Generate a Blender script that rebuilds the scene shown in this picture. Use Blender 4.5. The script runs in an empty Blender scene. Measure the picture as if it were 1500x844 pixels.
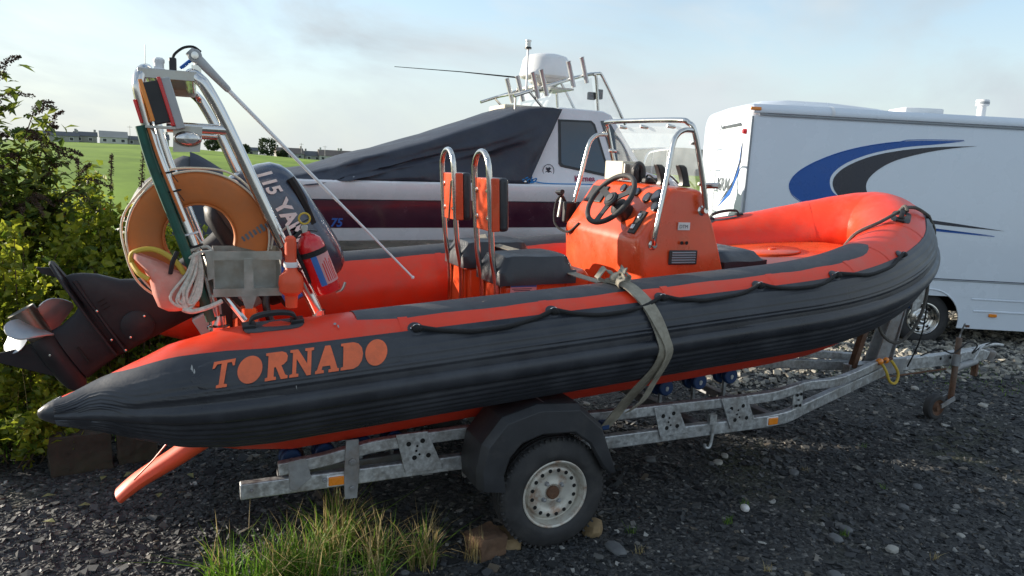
import bpy, math, random
import numpy as np
from mathutils import Vector, Matrix, Quaternion
random.seed(7); NR = np.random.RandomState(11)
R_ = math.radians
scn = bpy.context.scene
COL = scn.collection

# ------------------------------------------------------------------ camera
cam_d = bpy.data.cameras.new('camera'); cam = bpy.data.objects.new('camera', cam_d); COL.objects.link(cam)
cam_d.sensor_width = 36.0; cam_d.lens = 36.0 * 1080 / 1500; cam_d.clip_start = .05; cam_d.clip_end = 6000
_a, _p, _r = R_(23.5), R_(9.2), R_(2.5)
_f = Vector((math.sin(_a) * math.cos(_p), math.cos(_a) * math.cos(_p), -math.sin(_p)))
_r0 = Vector((math.cos(_a), -math.sin(_a), 0)); _u0 = _r0.cross(_f)
_rt = _r0 * math.cos(_r) + _u0 * math.sin(_r); _up = _u0 * math.cos(_r) - _r0 * math.sin(_r)
cam.matrix_world = Matrix(((_rt.x, _up.x, -_f.x, -1.674), (_rt.y, _up.y, -_f.y, -4.179), (_rt.z, _up.z, -_f.z, 1.95), (0, 0, 0, 1)))
scn.camera = cam

# ------------------------------------------------------------------ sun and sky
SUN_EL = 12.5; SUN_AZ = math.degrees(math.atan2(-.78, .63))      # azimuth from +Y towards +X
w = bpy.data.worlds.new('World'); scn.world = w; w.use_nodes = True
nt = w.node_tree; N = nt.nodes; LK = nt.links
bg = N['Background']; bg.inputs['Strength'].default_value = .15
sky = N.new('ShaderNodeTexSky'); sky.sky_type = 'NISHITA'; sky.sun_disc = False
sky.sun_elevation = R_(SUN_EL); sky.sun_rotation = R_(SUN_AZ); sky.altitude = 10; sky.air_density = 1.0; sky.dust_density = .7; sky.ozone_density = 1.6
tc = N.new('ShaderNodeTexCoord')
mp = N.new('ShaderNodeMapping'); mp.inputs['Scale'].default_value = (1.0, 1.0, 2.6); mp.inputs['Rotation'].default_value = (.15, .3, .4)
mp.inputs['Location'].default_value = (.35, .1, .0)
LK.new(tc.outputs['Generated'], mp.inputs['Vector'])
nz = N.new('ShaderNodeTexNoise'); nz.inputs['Scale'].default_value = 2.3; nz.inputs['Detail'].default_value = 8; nz.inputs['Roughness'].default_value = .56; nz.inputs['Distortion'].default_value = .5
LK.new(mp.outputs[0], nz.inputs['Vector'])
rp = N.new('ShaderNodeValToRGB'); rp.color_ramp.elements[0].position = .40; rp.color_ramp.elements[1].position = .60
rp.color_ramp.elements[0].color = (.08, .08, .08, 1); rp.color_ramp.elements[1].color = (1, 1, 1, 1)
LK.new(nz.outputs['Fac'], rp.inputs['Fac'])
nz2 = N.new('ShaderNodeTexNoise'); nz2.inputs['Scale'].default_value = 3.0; nz2.inputs['Detail'].default_value = 4
LK.new(mp.outputs[0], nz2.inputs['Vector'])
cr_ = N.new('ShaderNodeValToRGB'); cr_.color_ramp.elements[0].position = .3; cr_.color_ramp.elements[1].position = .75
cr_.color_ramp.elements[0].color = (1.5, 1.85, 2.15, 1); cr_.color_ramp.elements[1].color = (3.3, 3.5, 3.55, 1)
LK.new(nz2.outputs['Fac'], cr_.inputs['Fac'])
mx = N.new('ShaderNodeMix'); mx.data_type = 'RGBA'
LK.new(rp.outputs['Color'], mx.inputs['Factor']); LK.new(sky.outputs[0], mx.inputs[6]); LK.new(cr_.outputs['Color'], mx.inputs[7])
sx_ = N.new('ShaderNodeSeparateXYZ'); LK.new(tc.outputs['Generated'], sx_.inputs[0])
hz = N.new('ShaderNodeMapRange'); hz.interpolation_type = 'SMOOTHSTEP'; hz.inputs['From Min'].default_value = -.02; hz.inputs['From Max'].default_value = .32; hz.inputs['To Min'].default_value = .88; hz.inputs['To Max'].default_value = 0.
LK.new(sx_.outputs['Z'], hz.inputs['Value'])
mh = N.new('ShaderNodeMix'); mh.data_type = 'RGBA'; mh.inputs[7].default_value = (2.45, 2.70, 2.80, 1)
LK.new(hz.outputs[0], mh.inputs['Factor']); LK.new(mx.outputs[2], mh.inputs[6]); LK.new(mh.outputs[2], bg.inputs['Color'])

sd = bpy.data.lights.new('sun', 'SUN'); sun = bpy.data.objects.new('sun', sd); COL.objects.link(sun)
sd.energy = 4.4; sd.angle = R_(.55); sd.color = (1.0, .90, .76)
_az = R_(SUN_AZ); _e = R_(SUN_EL)
_sv = Vector((math.sin(_az) * math.cos(_e), math.cos(_az) * math.cos(_e), math.sin(_e)))
sun.rotation_euler = _sv.to_track_quat('Z', 'Y').to_euler(); sun.location = (-12, 8, 9)
vs = scn.view_settings; vs.view_transform = 'Standard'; vs.look = 'None'; vs.exposure = .95; vs.gamma = 1.0; vs.use_curve_mapping = False

# ------------------------------------------------------------------ materials
MAT = {}
def mat(name, col, rough=.5, metal=0., var=.12, scale=6., bump=0., bscale=60., spec=.5, coat=0., alpha=1., trans=0., dirt=None, dirt_amt=.5, dscale=2.2, sheen=0., rvar=.1, sub=0.):
    if name in MAT: return MAT[name]
    m = bpy.data.materials.new(name); m.use_nodes = True; MAT[name] = m
    n = m.node_tree.nodes; l = m.node_tree.links; b = n['Principled BSDF']
    c = n.new('ShaderNodeTexCoord'); z = n.new('ShaderNodeTexNoise'); z.inputs['Scale'].default_value = scale; z.inputs['Detail'].default_value = 6; z.inputs['Roughness'].default_value = .6
    l.new(c.outputs['Object'], z.inputs['Vector'])
    r = n.new('ShaderNodeValToRGB'); r.color_ramp.elements[0].position = .3; r.color_ramp.elements[1].position = .7
    r.color_ramp.elements[0].color = (*[max(0, x * (1 - var)) for x in col], 1); r.color_ramp.elements[1].color = (*[min(1, x * (1 + var)) for x in col], 1)
    l.new(z.outputs['Fac'], r.inputs['Fac']); out = r.outputs['Color']
    if dirt:
        z2 = n.new('ShaderNodeTexNoise'); z2.inputs['Scale'].default_value = dscale; z2.inputs['Detail'].default_value = 9; z2.inputs['Roughness'].default_value = .68
        l.new(c.outputs['Object'], z2.inputs['Vector'])
        r2 = n.new('ShaderNodeValToRGB'); r2.color_ramp.elements[0].position = .48; r2.color_ramp.elements[1].position = .72
        r2.color_ramp.elements[0].color = (0, 0, 0, 1); r2.color_ramp.elements[1].color = (dirt_amt,) * 3 + (1,)
        l.new(z2.outputs['Fac'], r2.inputs['Fac'])
        k = n.new('ShaderNodeMix'); k.data_type = 'RGBA'; k.inputs[7].default_value = (*dirt, 1)
        l.new(r2.outputs['Color'], k.inputs['Factor']); l.new(out, k.inputs[6]); out = k.outputs[2]
    l.new(out, b.inputs['Base Color'])
    mr = n.new('ShaderNodeMapRange'); mr.inputs['To Min'].default_value = max(.02, rough - rvar); mr.inputs['To Max'].default_value = min(1, rough + rvar)
    mr.inputs['From Min'].default_value = .3; mr.inputs['From Max'].default_value = .7
    l.new(z.outputs['Fac'], mr.inputs['Value']); l.new(mr.outputs[0], b.inputs['Roughness'])
    b.inputs['Metallic'].default_value = metal; b.inputs['Specular IOR Level'].default_value = spec
    b.inputs['Coat Weight'].default_value = coat; b.inputs['Coat Roughness'].default_value = .08
    b.inputs['Transmission Weight'].default_value = trans; b.inputs['Alpha'].default_value = alpha
    if sub: b.inputs['Sheen Weight'].default_value = sub
    if bump:
        z3 = n.new('ShaderNodeTexNoise'); z3.inputs['Scale'].default_value = bscale; z3.inputs['Detail'].default_value = 5
        l.new(c.outputs['Object'], z3.inputs['Vector'])
        bp = n.new('ShaderNodeBump'); bp.inputs['Strength'].default_value = bump; bp.inputs['Distance'].default_value = .01
        l.new(z3.outputs['Fac'], bp.inputs['Height']); l.new(bp.outputs[0], b.inputs['Normal'])
    return m
def leaf_mat(name, c1, c2, scale=3., rough=.5, trans=.35):
    if name in MAT: return MAT[name]
    m = bpy.data.materials.new(name); m.use_nodes = True; MAT[name] = m
    n = m.node_tree.nodes; l = m.node_tree.links; b = n['Principled BSDF']
    g = n.new('ShaderNodeNewGeometry'); r = n.new('ShaderNodeValToRGB')
    r.color_ramp.elements[0].color = (*c1, 1); r.color_ramp.elements[1].color = (*c2, 1)
    l.new(g.outputs['Random Per Island'], r.inputs['Fac']); l.new(r.outputs['Color'], b.inputs['Base Color'])
    b.inputs['Roughness'].default_value = rough
    t = n.new('ShaderNodeBsdfTranslucent'); l.new(r.outputs['Color'], t.inputs['Color'])
    ms = n.new('ShaderNodeMixShader'); ms.inputs[0].default_value = trans
    l.new(b.outputs[0], ms.inputs[1]); l.new(t.outputs[0], ms.inputs[2]); l.new(ms.outputs[0], n['Material Output'].inputs['Surface'])
    return m
def glass_mat(name, tint=(.85, .9, .9), alpha=.12, rough=.05):
    if name in MAT: return MAT[name]
    m = bpy.data.materials.new(name); m.use_nodes = True; MAT[name] = m
    n = m.node_tree.nodes; l = m.node_tree.links; b = n['Principled BSDF']
    b.inputs['Base Color'].default_value = (*tint, 1); b.inputs['Roughness'].default_value = rough; b.inputs['Alpha'].default_value = alpha
    c = n.new('ShaderNodeTexCoord'); z = n.new('ShaderNodeTexNoise'); z.inputs['Scale'].default_value = 9; z.inputs['Detail'].default_value = 8
    l.new(c.outputs['Object'], z.inputs['Vector']); mr = n.new('ShaderNodeMapRange'); mr.inputs['From Min'].default_value = .35; mr.inputs['From Max'].default_value = .75
    mr.inputs['To Min'].default_value = alpha * .75; mr.inputs['To Max'].default_value = min(1, alpha * 1.5)
    l.new(z.outputs['Fac'], mr.inputs['Value']); l.new(mr.outputs[0], b.inputs['Alpha'])
    return m
def M(k): return MAT[k]
mat('hypalon_red', (.80, .046, .012), .40, var=.09, scale=3, dirt=(.52, .11, .07), dirt_amt=.5, dscale=7, bump=.05, bscale=120)
mat('hypalon_black', (.028, .031, .039), .36, var=.25, scale=4, dirt=(.06, .065, .075), dirt_amt=.5, dscale=4, bump=.06, bscale=90, rvar=.12)
mat('hypalon_grey', (.062, .066, .074), .6, var=.18, scale=9, dirt=(.13, .13, .13), dirt_amt=.4, dscale=6, bump=.25, bscale=400)
mat('seam', (.05, .012, .01), .6)
mat('gelcoat_orange', (.67, .072, .016), .30, var=.12, scale=5, dirt=(.64, .15, .05), dirt_amt=.5, dscale=4, coat=.25)
mat('hull_red', (.52, .035, .014), .42, var=.12, dirt=(.22, .04, .025), dirt_amt=.5)
mat('stainless', (.66, .65, .63), .17, 1., var=.06, rvar=.06, dirt=(.50, .44, .38), dirt_amt=.35, dscale=7)
mat('brushed_steel', (.47, .46, .43), .38, 1., var=.15, scale=14, dirt=(.36, .27, .19), dirt_amt=.6, dscale=9)
mat('galvanised', (.52, .54, .55), .46, .7, var=.34, scale=42, dirt=(.22, .19, .16), dirt_amt=.75, dscale=9, rvar=.15, bump=.08, bscale=80)
mat('galv_dull', (.33, .34, .35), .62, .5, var=.25, scale=16, dirt=(.22, .15, .10), dirt_amt=.7, dscale=5)
mat('rust', (.13, .065, .038), .85, .1, var=.4, scale=22, bump=.3, bscale=80, dirt=(.24, .20, .17), dirt_amt=.8)
mat('rim_paint', (.58, .56, .50), .45, .3, var=.14, scale=12, dirt=(.27, .12, .05), dirt_amt=1., dscale=13)
mat('rubber', (.032, .032, .034), .72, var=.3, scale=12, dirt=(.075, .072, .068), dirt_amt=.6, dscale=7, bump=.15, bscale=140)
mat('black_plastic', (.018, .018, .020), .45, var=.2, scale=8, dirt=(.06, .06, .06), dirt_amt=.4)
mat('mudguard_plastic', (.034, .036, .041), .55, var=.25, scale=6, dirt=(.09, .085, .08), dirt_amt=.55, dscale=5, bump=.1, bscale=200)
mat('vinyl', (.025, .027, .033), .38, var=.2, scale=8, bump=.12, bscale=60, dirt=(.07, .07, .075), dirt_amt=.4)
mat('vinyl_grey', (.30, .30, .29), .5, var=.15)
mat('cowl_paint', (.055, .070, .105), .24, .35, var=.15, scale=4, coat=.6, dirt=(.10, .11, .13), dirt_amt=.3, dscale=6)
mat('leg_paint', (.016, .017, .021), .52, .0, var=.3, scale=5, spec=.35, dirt=(.045, .046, .05), dirt_amt=.6, dscale=4, bump=.05, bscale=70)
mat('prop_steel', (.45, .47, .49), .45, .8, var=.15, scale=9, dirt=(.3, .27, .23), dirt_amt=.4)
mat('prop_hub', (.16, .15, .13), .35, .9, var=.3, scale=9)
mat('white_letter', (.70, .71, .72), .5, var=.1)
mat('orange_letter', (.80, .15, .05), .5, var=.1, dirt=(.3, .08, .04), dirt_amt=.4, dscale=16)
mat('ring_vinyl', (.54, .155, .032), .62, var=.12, scale=7, dirt=(.40, .16, .06), dirt_amt=.6, dscale=5, bump=.1, bscale=50)
mat('cream', (.62, .57, .46), .7, var=.15)
mat('rope_white', (.60, .56, .48), .85, var=.25, scale=60, bump=.5, bscale=220)
mat('rope_black', (.016, .016, .017), .8, var=.3, scale=60, bump=.6, bscale=260)
mat('rope_grey', (.10, .095, .085), .8, var=.3, scale=60, bump=.5, bscale=220)
mat('webbing', (.35, .32, .255), .85, var=.22, scale=22, bump=.5, bscale=300, dirt=(.13, .11, .08), dirt_amt=.6, dscale=9)
mat('green_hose', (.012, .085, .060), .6, var=.25, scale=20)
mat('bag_fabric', (.66, .26, .20), .8, var=.12, scale=12, dirt=(.62, .48, .40), dirt_amt=.8, dscale=7, bump=.25, bscale=30)
mat('bag_trim', (.58, .40, .05), .7)
mat('float_plastic', (.78, .10, .035), .5, var=.1, dirt=(.5, .1, .05), dirt_amt=.5, dscale=8)
mat('ext_red', (.62, .012, .016), .25, var=.08, coat=.5)
mat('label_blue', (.05, .16, .46), .4); mat('label_white', (.72, .70, .68), .5); mat('label_pink', (.62, .30, .30), .5)
mat('amber', (.85, .26, .02), .25, var=.1, coat=.4); mat('red_lens', (.62, .015, .02), .22, var=.1, coat=.4)
mat('lamp_glass', (.6, .6, .58), .12, .6, var=.3, scale=30); mat('grey_plastic', (.42, .43, .43), .5, var=.1)
mat('blue_roller', (.010, .040, .13), .5, var=.2, dirt=(.03, .05, .09), dirt_amt=.7, dscale=14)
mat('white_gel', (.74, .75, .78), .28, var=.05, scale=3, coat=.3, dirt=(.58, .58, .58), dirt_amt=.3, dscale=2)
mat('white_panel', (.73, .79, .86), .26, var=.03, scale=1.5, coat=.3, dirt=(.66, .71, .76), dirt_amt=.15, dscale=1.2)
mat('white_plastic', (.78, .79, .80), .4, var=.05)
mat('maroon', (.045, .008, .024), .22, var=.1, coat=.4, dirt=(.09, .03, .05), dirt_amt=.3)
mat('canvas', (.026, .032, .050), .55, var=.2, scale=5, bump=.25, bscale=40, dirt=(.06, .065, .075), dirt_amt=.5, dscale=3)
mat('tint_window', (.035, .035, .038), .06, var=.1, spec=.8)
mat('decal_blue', (.012, .10, .40), .3, var=.04); mat('decal_grey', (.040, .043, .060), .3, var=.04); mat('decal_silver', (.50, .54, .58), .3)
mat('trim_grey', (.30, .33, .36), .4, var=.1); mat('blue_rope', (.02, .20, .50), .7)
mat('text_maroon', (.32, .02, .08), .5); mat('text_dark', (.02, .022, .04), .5); mat('text_grey', (.12, .14, .16), .4)
mat('alloy', (.62, .63, .64), .36, .6, var=.1); mat('dark_gap', (.006, .006, .006), .8)
glass_mat('windscreen_glass', (.72, .80, .82), .13, .04)
glass_mat('clear_screen', (.80, .84, .86), .22, .05)

# ------------------------------------------------------------------ object helpers
WM = {}
def tag(o, label=None, cat=None, group=None, kind=None):
    if label: o['label'] = label
    if cat: o['category'] = cat
    if group: o['group'] = group
    if kind: o['kind'] = kind
    return o
def thing(name, label, cat, loc=(0, 0, 0), rz=0., group=None):
    o = bpy.data.objects.new(name, None); COL.objects.link(o); o.empty_display_size = .1
    o.location = loc; o.rotation_euler = (0, 0, rz); tag(o, label, cat, group)
    WM[o.name] = Matrix.Translation(Vector(loc)) @ Matrix.Rotation(rz, 4, 'Z')
    return o
V = Vector
def cr(pts, n=6, closed=False):
    """Catmull-Rom through points (any dimension)"""
    P = [np.array(p, float) for p in pts]; out = []; L = len(P)
    rng = range(L) if closed else range(L - 1)
    for i in rng:
        if closed: a, b, c, d = P[i - 1], P[i], P[(i + 1) % L], P[(i + 2) % L]
        else: a, b, c, d = P[max(i - 1, 0)], P[i], P[i + 1], P[min(i + 2, L - 1)]
        for k in range(n):
            t = k / n
            out.append(.5 * (2 * b + (c - a) * t + (2 * a - 5 * b + 4 * c - d) * t * t + (3 * b - a - 3 * c + d) * t ** 3))
    if not closed: out.append(P[-1])
    return [tuple(o) for o in out]
class MB:
    def __init__(s): s.v = []; s.f = []
    def add(s, vs, fs):
        o = len(s.v); s.v += [tuple(v) for v in vs]; s.f += [tuple(i + o for i in f) for f in fs]; return s
    def box(s, c, d, rot=None):
        c = V(c); x, y, z = d[0] / 2, d[1] / 2, d[2] / 2
        vs = [V((sx * x, sy * y, sz * z)) for sx in (-1, 1) for sy in (-1, 1) for sz in (-1, 1)]
        if rot is not None: vs = [rot @ v for v in vs]
        return s.add([c + v for v in vs], [(0, 1, 3, 2), (4, 6, 7, 5), (0, 4, 5, 1), (2, 3, 7, 6), (0, 2, 6, 4), (1, 5, 7, 3)])
    def bar(s, p0, p1, w_, h_, up=(0, 0, 1)):
        p0, p1 = V(p0), V(p1); t = (p1 - p0).normalized(); sd_ = t.cross(V(up)).normalized(); u = sd_.cross(t)
        vs = [p + sd_ * (a * w_ / 2) + u * (b * h_ / 2) for p in (p0, p1) for a, b in ((-1, -1), (1, -1), (1, 1), (-1, 1))]
        return s.add(vs, [(3, 2, 1, 0), (4, 5, 6, 7), (0, 1, 5, 4), (1, 2, 6, 5), (2, 3, 7, 6), (3, 0, 4, 7)])
    def sweep_rect(s, path, w_, h_, up=(0, 0, 1)):
        P = [V(p) for p in path]; rings = []
        for i, p in enumerate(P):
            t = (P[min(i + 1, len(P) - 1)] - P[max(i - 1, 0)]).normalized(); sd_ = t.cross(V(up)).normalized(); u = sd_.cross(t)
            rings.append([p + sd_ * (a * w_ / 2) + u * (b * h_ / 2) for a, b in ((-1, -1), (1, -1), (1, 1), (-1, 1))])
        return s.loft(rings)
    def tube(s, path, r, n=10, closed=False, cap=True):
        P = [V(p) for p in path]; L = len(P); rs = r if isinstance(r, (list, tuple)) else [r] * L
        def tan(i):
            if closed: return (P[(i + 1) % L] - P[i - 1]).normalized()
            return (P[min(i + 1, L - 1)] - P[max(i - 1, 0)]).normalized()
        t = tan(0); ref = V((0, 0, 1)) if abs(t.z) < .9 else V((1, 0, 0)); nn = (ref - t * ref.dot(t)).normalized(); rings = []
        for i in range(L):
            t = tan(i); nn = (nn - t * nn.dot(t)).normalized(); b = t.cross(nn)
            rings.append([P[i] + (nn * math.cos(2 * math.pi * k / n) + b * math.sin(2 * math.pi * k / n)) * rs[i] for k in range(n)])
        return s.loft(rings, cap=cap and not closed, closed=closed)
    def loft(s, rings, cap=True, closed=False, open_ring=False):
        n = len(rings[0]); vs = [v for rg in rings for v in rg]; fs = []; L = len(rings)
        for i in range(L if closed else L - 1):
            a = i * n; b = ((i + 1) % L) * n
            for k in range(n - 1 if open_ring else n):
                k2 = (k + 1) % n; fs.append((a + k, a + k2, b + k2, b + k))
        if cap and not open_ring: fs.append(tuple(range(n - 1, -1, -1))); fs.append(tuple((L - 1) * n + k for k in range(n)))
        return s.add(vs, fs)
    def lathe(s, o, ax, prof, n=24, cap=True):
        o = V(o); ax = V(ax).normalized(); ref = V((0, 0, 1)) if abs(ax.z) < .9 else V((1, 0, 0))
        e1 = (ref - ax * ref.dot(ax)).normalized(); e2 = ax.cross(e1)
        rings = [[o + ax * t + (e1 * math.cos(2 * math.pi * k / n) + e2 * math.sin(2 * math.pi * k / n)) * max(r, 1e-4) for k in range(n)] for t, r in prof]
        return s.loft(rings, cap=cap)
    def prism(s, poly, o, e1, e2, depth):
        """2-D polygon in plane (o,e1,e2), pushed by the vector depth"""
        o, e1, e2, d = V(o), V(e1), V(e2), V(depth)
        a = [o + e1 * p[0] + e2 * p[1] for p in poly]; n = len(a)
        fs = [tuple(range(n)), tuple(range(2 * n - 1, n - 1, -1))] + [(k, k + n, (k + 1) % n + n, (k + 1) % n) for k in range(n)]
        return s.add(a + [p + d for p in a], fs)
    def ball(s, c, r, n=12, m=8, sc=(1, 1, 1)):
        prof = []
        c = V(c); rings = []
        for i in range(1, m):
            a = math.pi * i / m
            rings.append([c + V((sc[0] * r * math.sin(a) * math.cos(2 * math.pi * k / n), sc[1] * r * math.sin(a) * math.sin(2 * math.pi * k / n), sc[2] * r * math.cos(a))) for k in range(n)])
        return s.loft(rings)
    def build(s, name, m, parent=None, smooth=35, bevel=0., xf=None, seg=2, sub=0, label=None, kind=None, cat=None, group=None, recalc=True):
        vs = [V(v) for v in s.v]
        if xf is not None: vs = [xf @ v for v in vs]
        root = parent
        if parent is not None:
            mi = WM[parent.name].inverted(); vs = [mi @ v for v in vs]; loc = V((0, 0, 0))
        else:
            A = np.array(vs); loc = V(((A[:, 0].min() + A[:, 0].max()) / 2, (A[:, 1].min() + A[:, 1].max()) / 2, A[:, 2].min())); vs = [v - loc for v in vs]
        me = bpy.data.meshes.new(name); me.from_pydata([tuple(v) for v in vs], [], s.f); me.update()
        if recalc:
            import bmesh
            bm = bmesh.new(); bm.from_mesh(me); bmesh.ops.recalc_face_normals(bm, faces=bm.faces); bm.to_mesh(me); bm.free()
        if m: me.materials.append(MAT[m] if isinstance(m, str) else m)
        if smooth:
            for p in me.polygons: p.use_smooth = True
            me.set_sharp_from_angle(angle=R_(smooth))
        o = bpy.data.objects.new(name, me); COL.objects.link(o); o.location = loc
        if parent is not None: o.parent = parent; WM[o.name] = WM[parent.name]
        else: WM[o.name] = Matrix.Translation(loc)
        if bevel:
            bv = o.modifiers.new('bevel', 'BEVEL'); bv.width = bevel; bv.segments = seg; bv.limit_method = 'ANGLE'; bv.angle_limit = R_(40)
        if sub:
            sm = o.modifiers.new('sub', 'SUBSURF'); sm.levels = sub; sm.render_levels = sub
        return tag(o, label, cat, group, kind)
def text_mesh(body, size, ext=.0015, shear=0., bold=0.):
    cu = bpy.data.curves.new('t', 'FONT'); cu.body = body; cu.size = size; cu.extrude = ext; cu.shear = shear; cu.offset = bold; cu.resolution_u = 3
    o = bpy.data.objects.new('t', cu); COL.objects.link(o)
    dg = bpy.context.evaluated_depsgraph_get(); me = bpy.data.meshes.new_from_object(o.evaluated_get(dg))
    vs = [tuple(v.co) for v in me.vertices]; fs = [tuple(p.vertices) for p in me.polygons]
    bpy.data.objects.remove(o); bpy.data.curves.remove(cu); bpy.data.meshes.remove(me)
    return vs, fs
def put_text(body, size, o, e1, e2, ext=.0015, shear=0., bold=0., width=None):
    """text starting at o, running along e1, upright along e2; width fixes the length"""
    vs, fs = text_mesh(body, size, ext, shear, bold); o, e1, e2 = V(o), V(e1).normalized(), V(e2).normalized(); n = e1.cross(e2)
    k = 1.
    if width: k = width / max(v[0] for v in vs)
    return MB().add([o + e1 * v[0] * k + e2 * v[1] + n * v[2] for v in vs], fs)
# ------------------------------------------------------------------ inflatable boat
RB = thing('inflatable_boat', 'orange and black rigid inflatable boat with centre console sitting on a galvanised trailer', 'boat', (.5, 0, .45))
YT = .87; RT = .265
def zc(x, y=-YT):
    z = 1.0 + .078 * (x + 1.07) + .026 * (y + YT)
    if x > 1.2: z += .0325 * (x - 1.2) ** 3
    return z
def rad(x):
    xs = [-2.20, -2.08, -1.91, -1.757, -1.57, -1.40, 9]; rs = [.048, .088, .158, .218, .252, RT, RT]
    return float(np.interp(x, xs, rs))
def stations():
    st = []
    for x in np.concatenate([np.linspace(-2.20, -1.3, 22), np.linspace(-1.2, 1.4, 27)]): st.append((x, -YT))
    for k in range(1, 44):
        f = math.pi / 2 * k / 44
        st.append((1.4 + 1.8 * math.sin(f), -YT * math.cos(f) ** 1.2))
    half = list(st); st.append((3.2, 0.))
    st += [(x, -y) for x, y in reversed(half)]
    return st
ST = stations()
CEN = [V((x, y, zc(x, y))) for x, y in ST]
FR = []
for i, c in enumerate(CEN):
    t = (CEN[min(i + 1, len(CEN) - 1)] - CEN[max(i - 1, 0)]).normalized()
    u = (V((0, 0, 1)) - t * t.z).normalized(); o = t.cross(u)
    if o.dot(V((c.x - .5 if abs(c.y) < .5 else 0, c.y, 0))) < 0: o = -o
    FR.append((c, t, u, o, rad(c.x) + (.012 if c.x > 2.6 else .012 * max(0, (c.x - 1.4) / 1.2))))
def tpt(i, th, dr=0.):
    c, t, u, o, r = FR[i]; a = R_(th); return c + (u * math.cos(a) + o * math.sin(a)) * (r + dr)
def spt(x, th, dr=0., side=-1):
    """point on the straight part of a tube at station x"""
    c = V((x, side * YT, zc(x, side * YT))); t = V((1, 0, .078)).normalized(); u = V((-t.z, 0, t.x)); o = V((0, side, 0)); a = R_(th)
    return c + (u * math.cos(a) + o * math.sin(a)) * (rad(x) + dr)
n = 40
b = MB(); b.loft([[tpt(i, 360 * k / n + random.uniform(-.2, .2), .0012 * math.sin(i * 1.3 + k)) for k in range(n)] for i in range(len(FR))])
b.build('tube', 'hypalon_red', RB, 60)
# fabric seams round the tubes
for i in (18, 26, 33, 40, 47, 56, 62, 72, len(FR) - 78, len(FR) - 58, len(FR) - 34):
    b = MB(); b.loft([[V(tpt(i, 360 * k / n, .0018)) + FR[i][1] * d for k in range(n)] for d in (-.022, .022)], cap=False); b.build('seam_tape', 'hypalon_red', RB)
# rubbing strake: wide black side patch with raised ribs
def th1(i):
    c = FR[i][0]; x = c.x
    return float(np.interp(x, [-2.20, -2.13, -2.09, -2.02, -1.93, -1.78, -1.6, -1.4, 2.2, 2.8, 3.2], [18, 14, -8, -6, 20, 29, 36, 42, 44, 46, 38]))
def bump_(th, c, w_, h): d = abs(th - c) / w_; return h * max(0, 1 - d * d) ** .5 if d < 1 else 0
rings = []; NS = 96
idx = [i for i in range(len(FR)) if FR[i][0].x > -2.21]
for i in idx:
    a0 = th1(i); a1 = 158; rg = []
    k_ = FR[i][4] / RT
    for k in range(NS):
        th = a0 + (a1 - a0) * k / (NS - 1)
        dr = .006 + bump_(th, 97, 9, .028 * min(1, k_ * 1.1)) + bump_(th, 75, 1.8, .006) + bump_(th, 79, 1.8, .006)
        for g in (112, 119, 126, 133, 140, 147): dr += bump_(th, g, 2.4, .0055)
        for g in (52, 60, 67): dr += bump_(th, g, 1.6, .0030)
        if k in (0, NS - 1): dr = -.004
        rg.append(tpt(i, th, dr))
    rings.append(rg)
b = MB(); b.loft(rings, open_ring=True, cap=False); b.build('rubbing_strake', 'hypalon_black', RB, 50)
# bow fender cap
ib = [i for i in range(len(FR)) if FR[i][0].x > 3.08]
b = MB(); b.loft([[tpt(i, th, .020 if 66 < th < 128 else .002) for th in np.linspace(62, 132, 16)] for i in ib], open_ring=True, cap=False)
b.build('bow_fender', 'hypalon_black', RB, 50)
# tail cone caps
for s in (-1, 1):
    c = V((-2.20, s * YT, zc(-2.2, s * YT)))
    b = MB(); b.lathe(c + V((.03, 0, .002)), V((-1, 0, -.08)), [(0, .056), (.010, .060), (.020, .056), (.045, .046), (.072, .032), (.092, .016), (.097, .002)], 20)
    b.build('cone_cap', 'hypalon_black', RB)
# grey tread patches on top of the tubes
for s in (-1, 1):
    sel = [i for i in range(len(FR)) if FR[i][0].y * s > 0 and -1.10 < FR[i][0].x < 2.31]
    if s > 0: sel = list(reversed(sel))
    rings = []
    for j, i in enumerate(sel):
        e = max(0., (FR[i][0].x - 1.98) / .33); wd = 31 * math.sqrt(max(.02, 1 - e * e)) if e > 0 else (31 if j > 1 else 26 + 2 * j)
        rings.append([tpt(i, th, .0045 if 0 < q < 11 else -.003) for q, th in enumerate(np.linspace(-4 - wd, -4 + wd, 12))])
    b = MB(); b.loft(rings, open_ring=True, cap=False); b.build('tread_patch', 'hypalon_grey', RB, 50)
# hull
def hull_c(x):
    sf_ = min(.999, max(0., (x - 1.4) / 1.8)); yw = max(.03, min(.74, YT * math.sqrt(1 - sf_ * sf_) ** 1.2 - .13 + .07 * min(1, sf_ * 2))); zk = zc(x); up_ = .42 * max(0, (x - 1.4) / 1.66) ** 1.9
    sf = max(0., (-1.25 - x) / .5) ** 1.5
    cz = min(zk - .395 + up_ * .06 + .12 * sf, zk - .12); return yw, cz, min(zk - .55 + up_ * .9 + .10 * sf, cz - .02)
secs = []
for x in np.concatenate([np.linspace(-1.75, 1.8, 16), np.linspace(1.9, 3.06, 11)]):
    yw, cz, kz = hull_c(x); zk = zc(x); tz = zk - .16
    kz = min(kz, cz - .02)
    hf = [(yw + .03 * (x < 2.6), tz), (yw + .005, cz + .035), (yw - .02, cz), (yw * .72, cz * .72 + kz * .28 - .012), (yw * .70, cz * .70 + kz * .30), (yw * .38, cz * .38 + kz * .62 - .01), (yw * .36, cz * .36 + kz * .64), (.015, kz)]
    secs.append([V((x, -y, z)) for y, z in hf] + [V((x, y, z + .026 * y * 1.6)) for y, z in reversed(hf)])
b = MB(); b.loft(secs, open_ring=True, cap=False); b.add(secs[0], [tuple(range(len(secs[0])))]); b.build('hull', 'hull_red', RB, 30)
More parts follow.
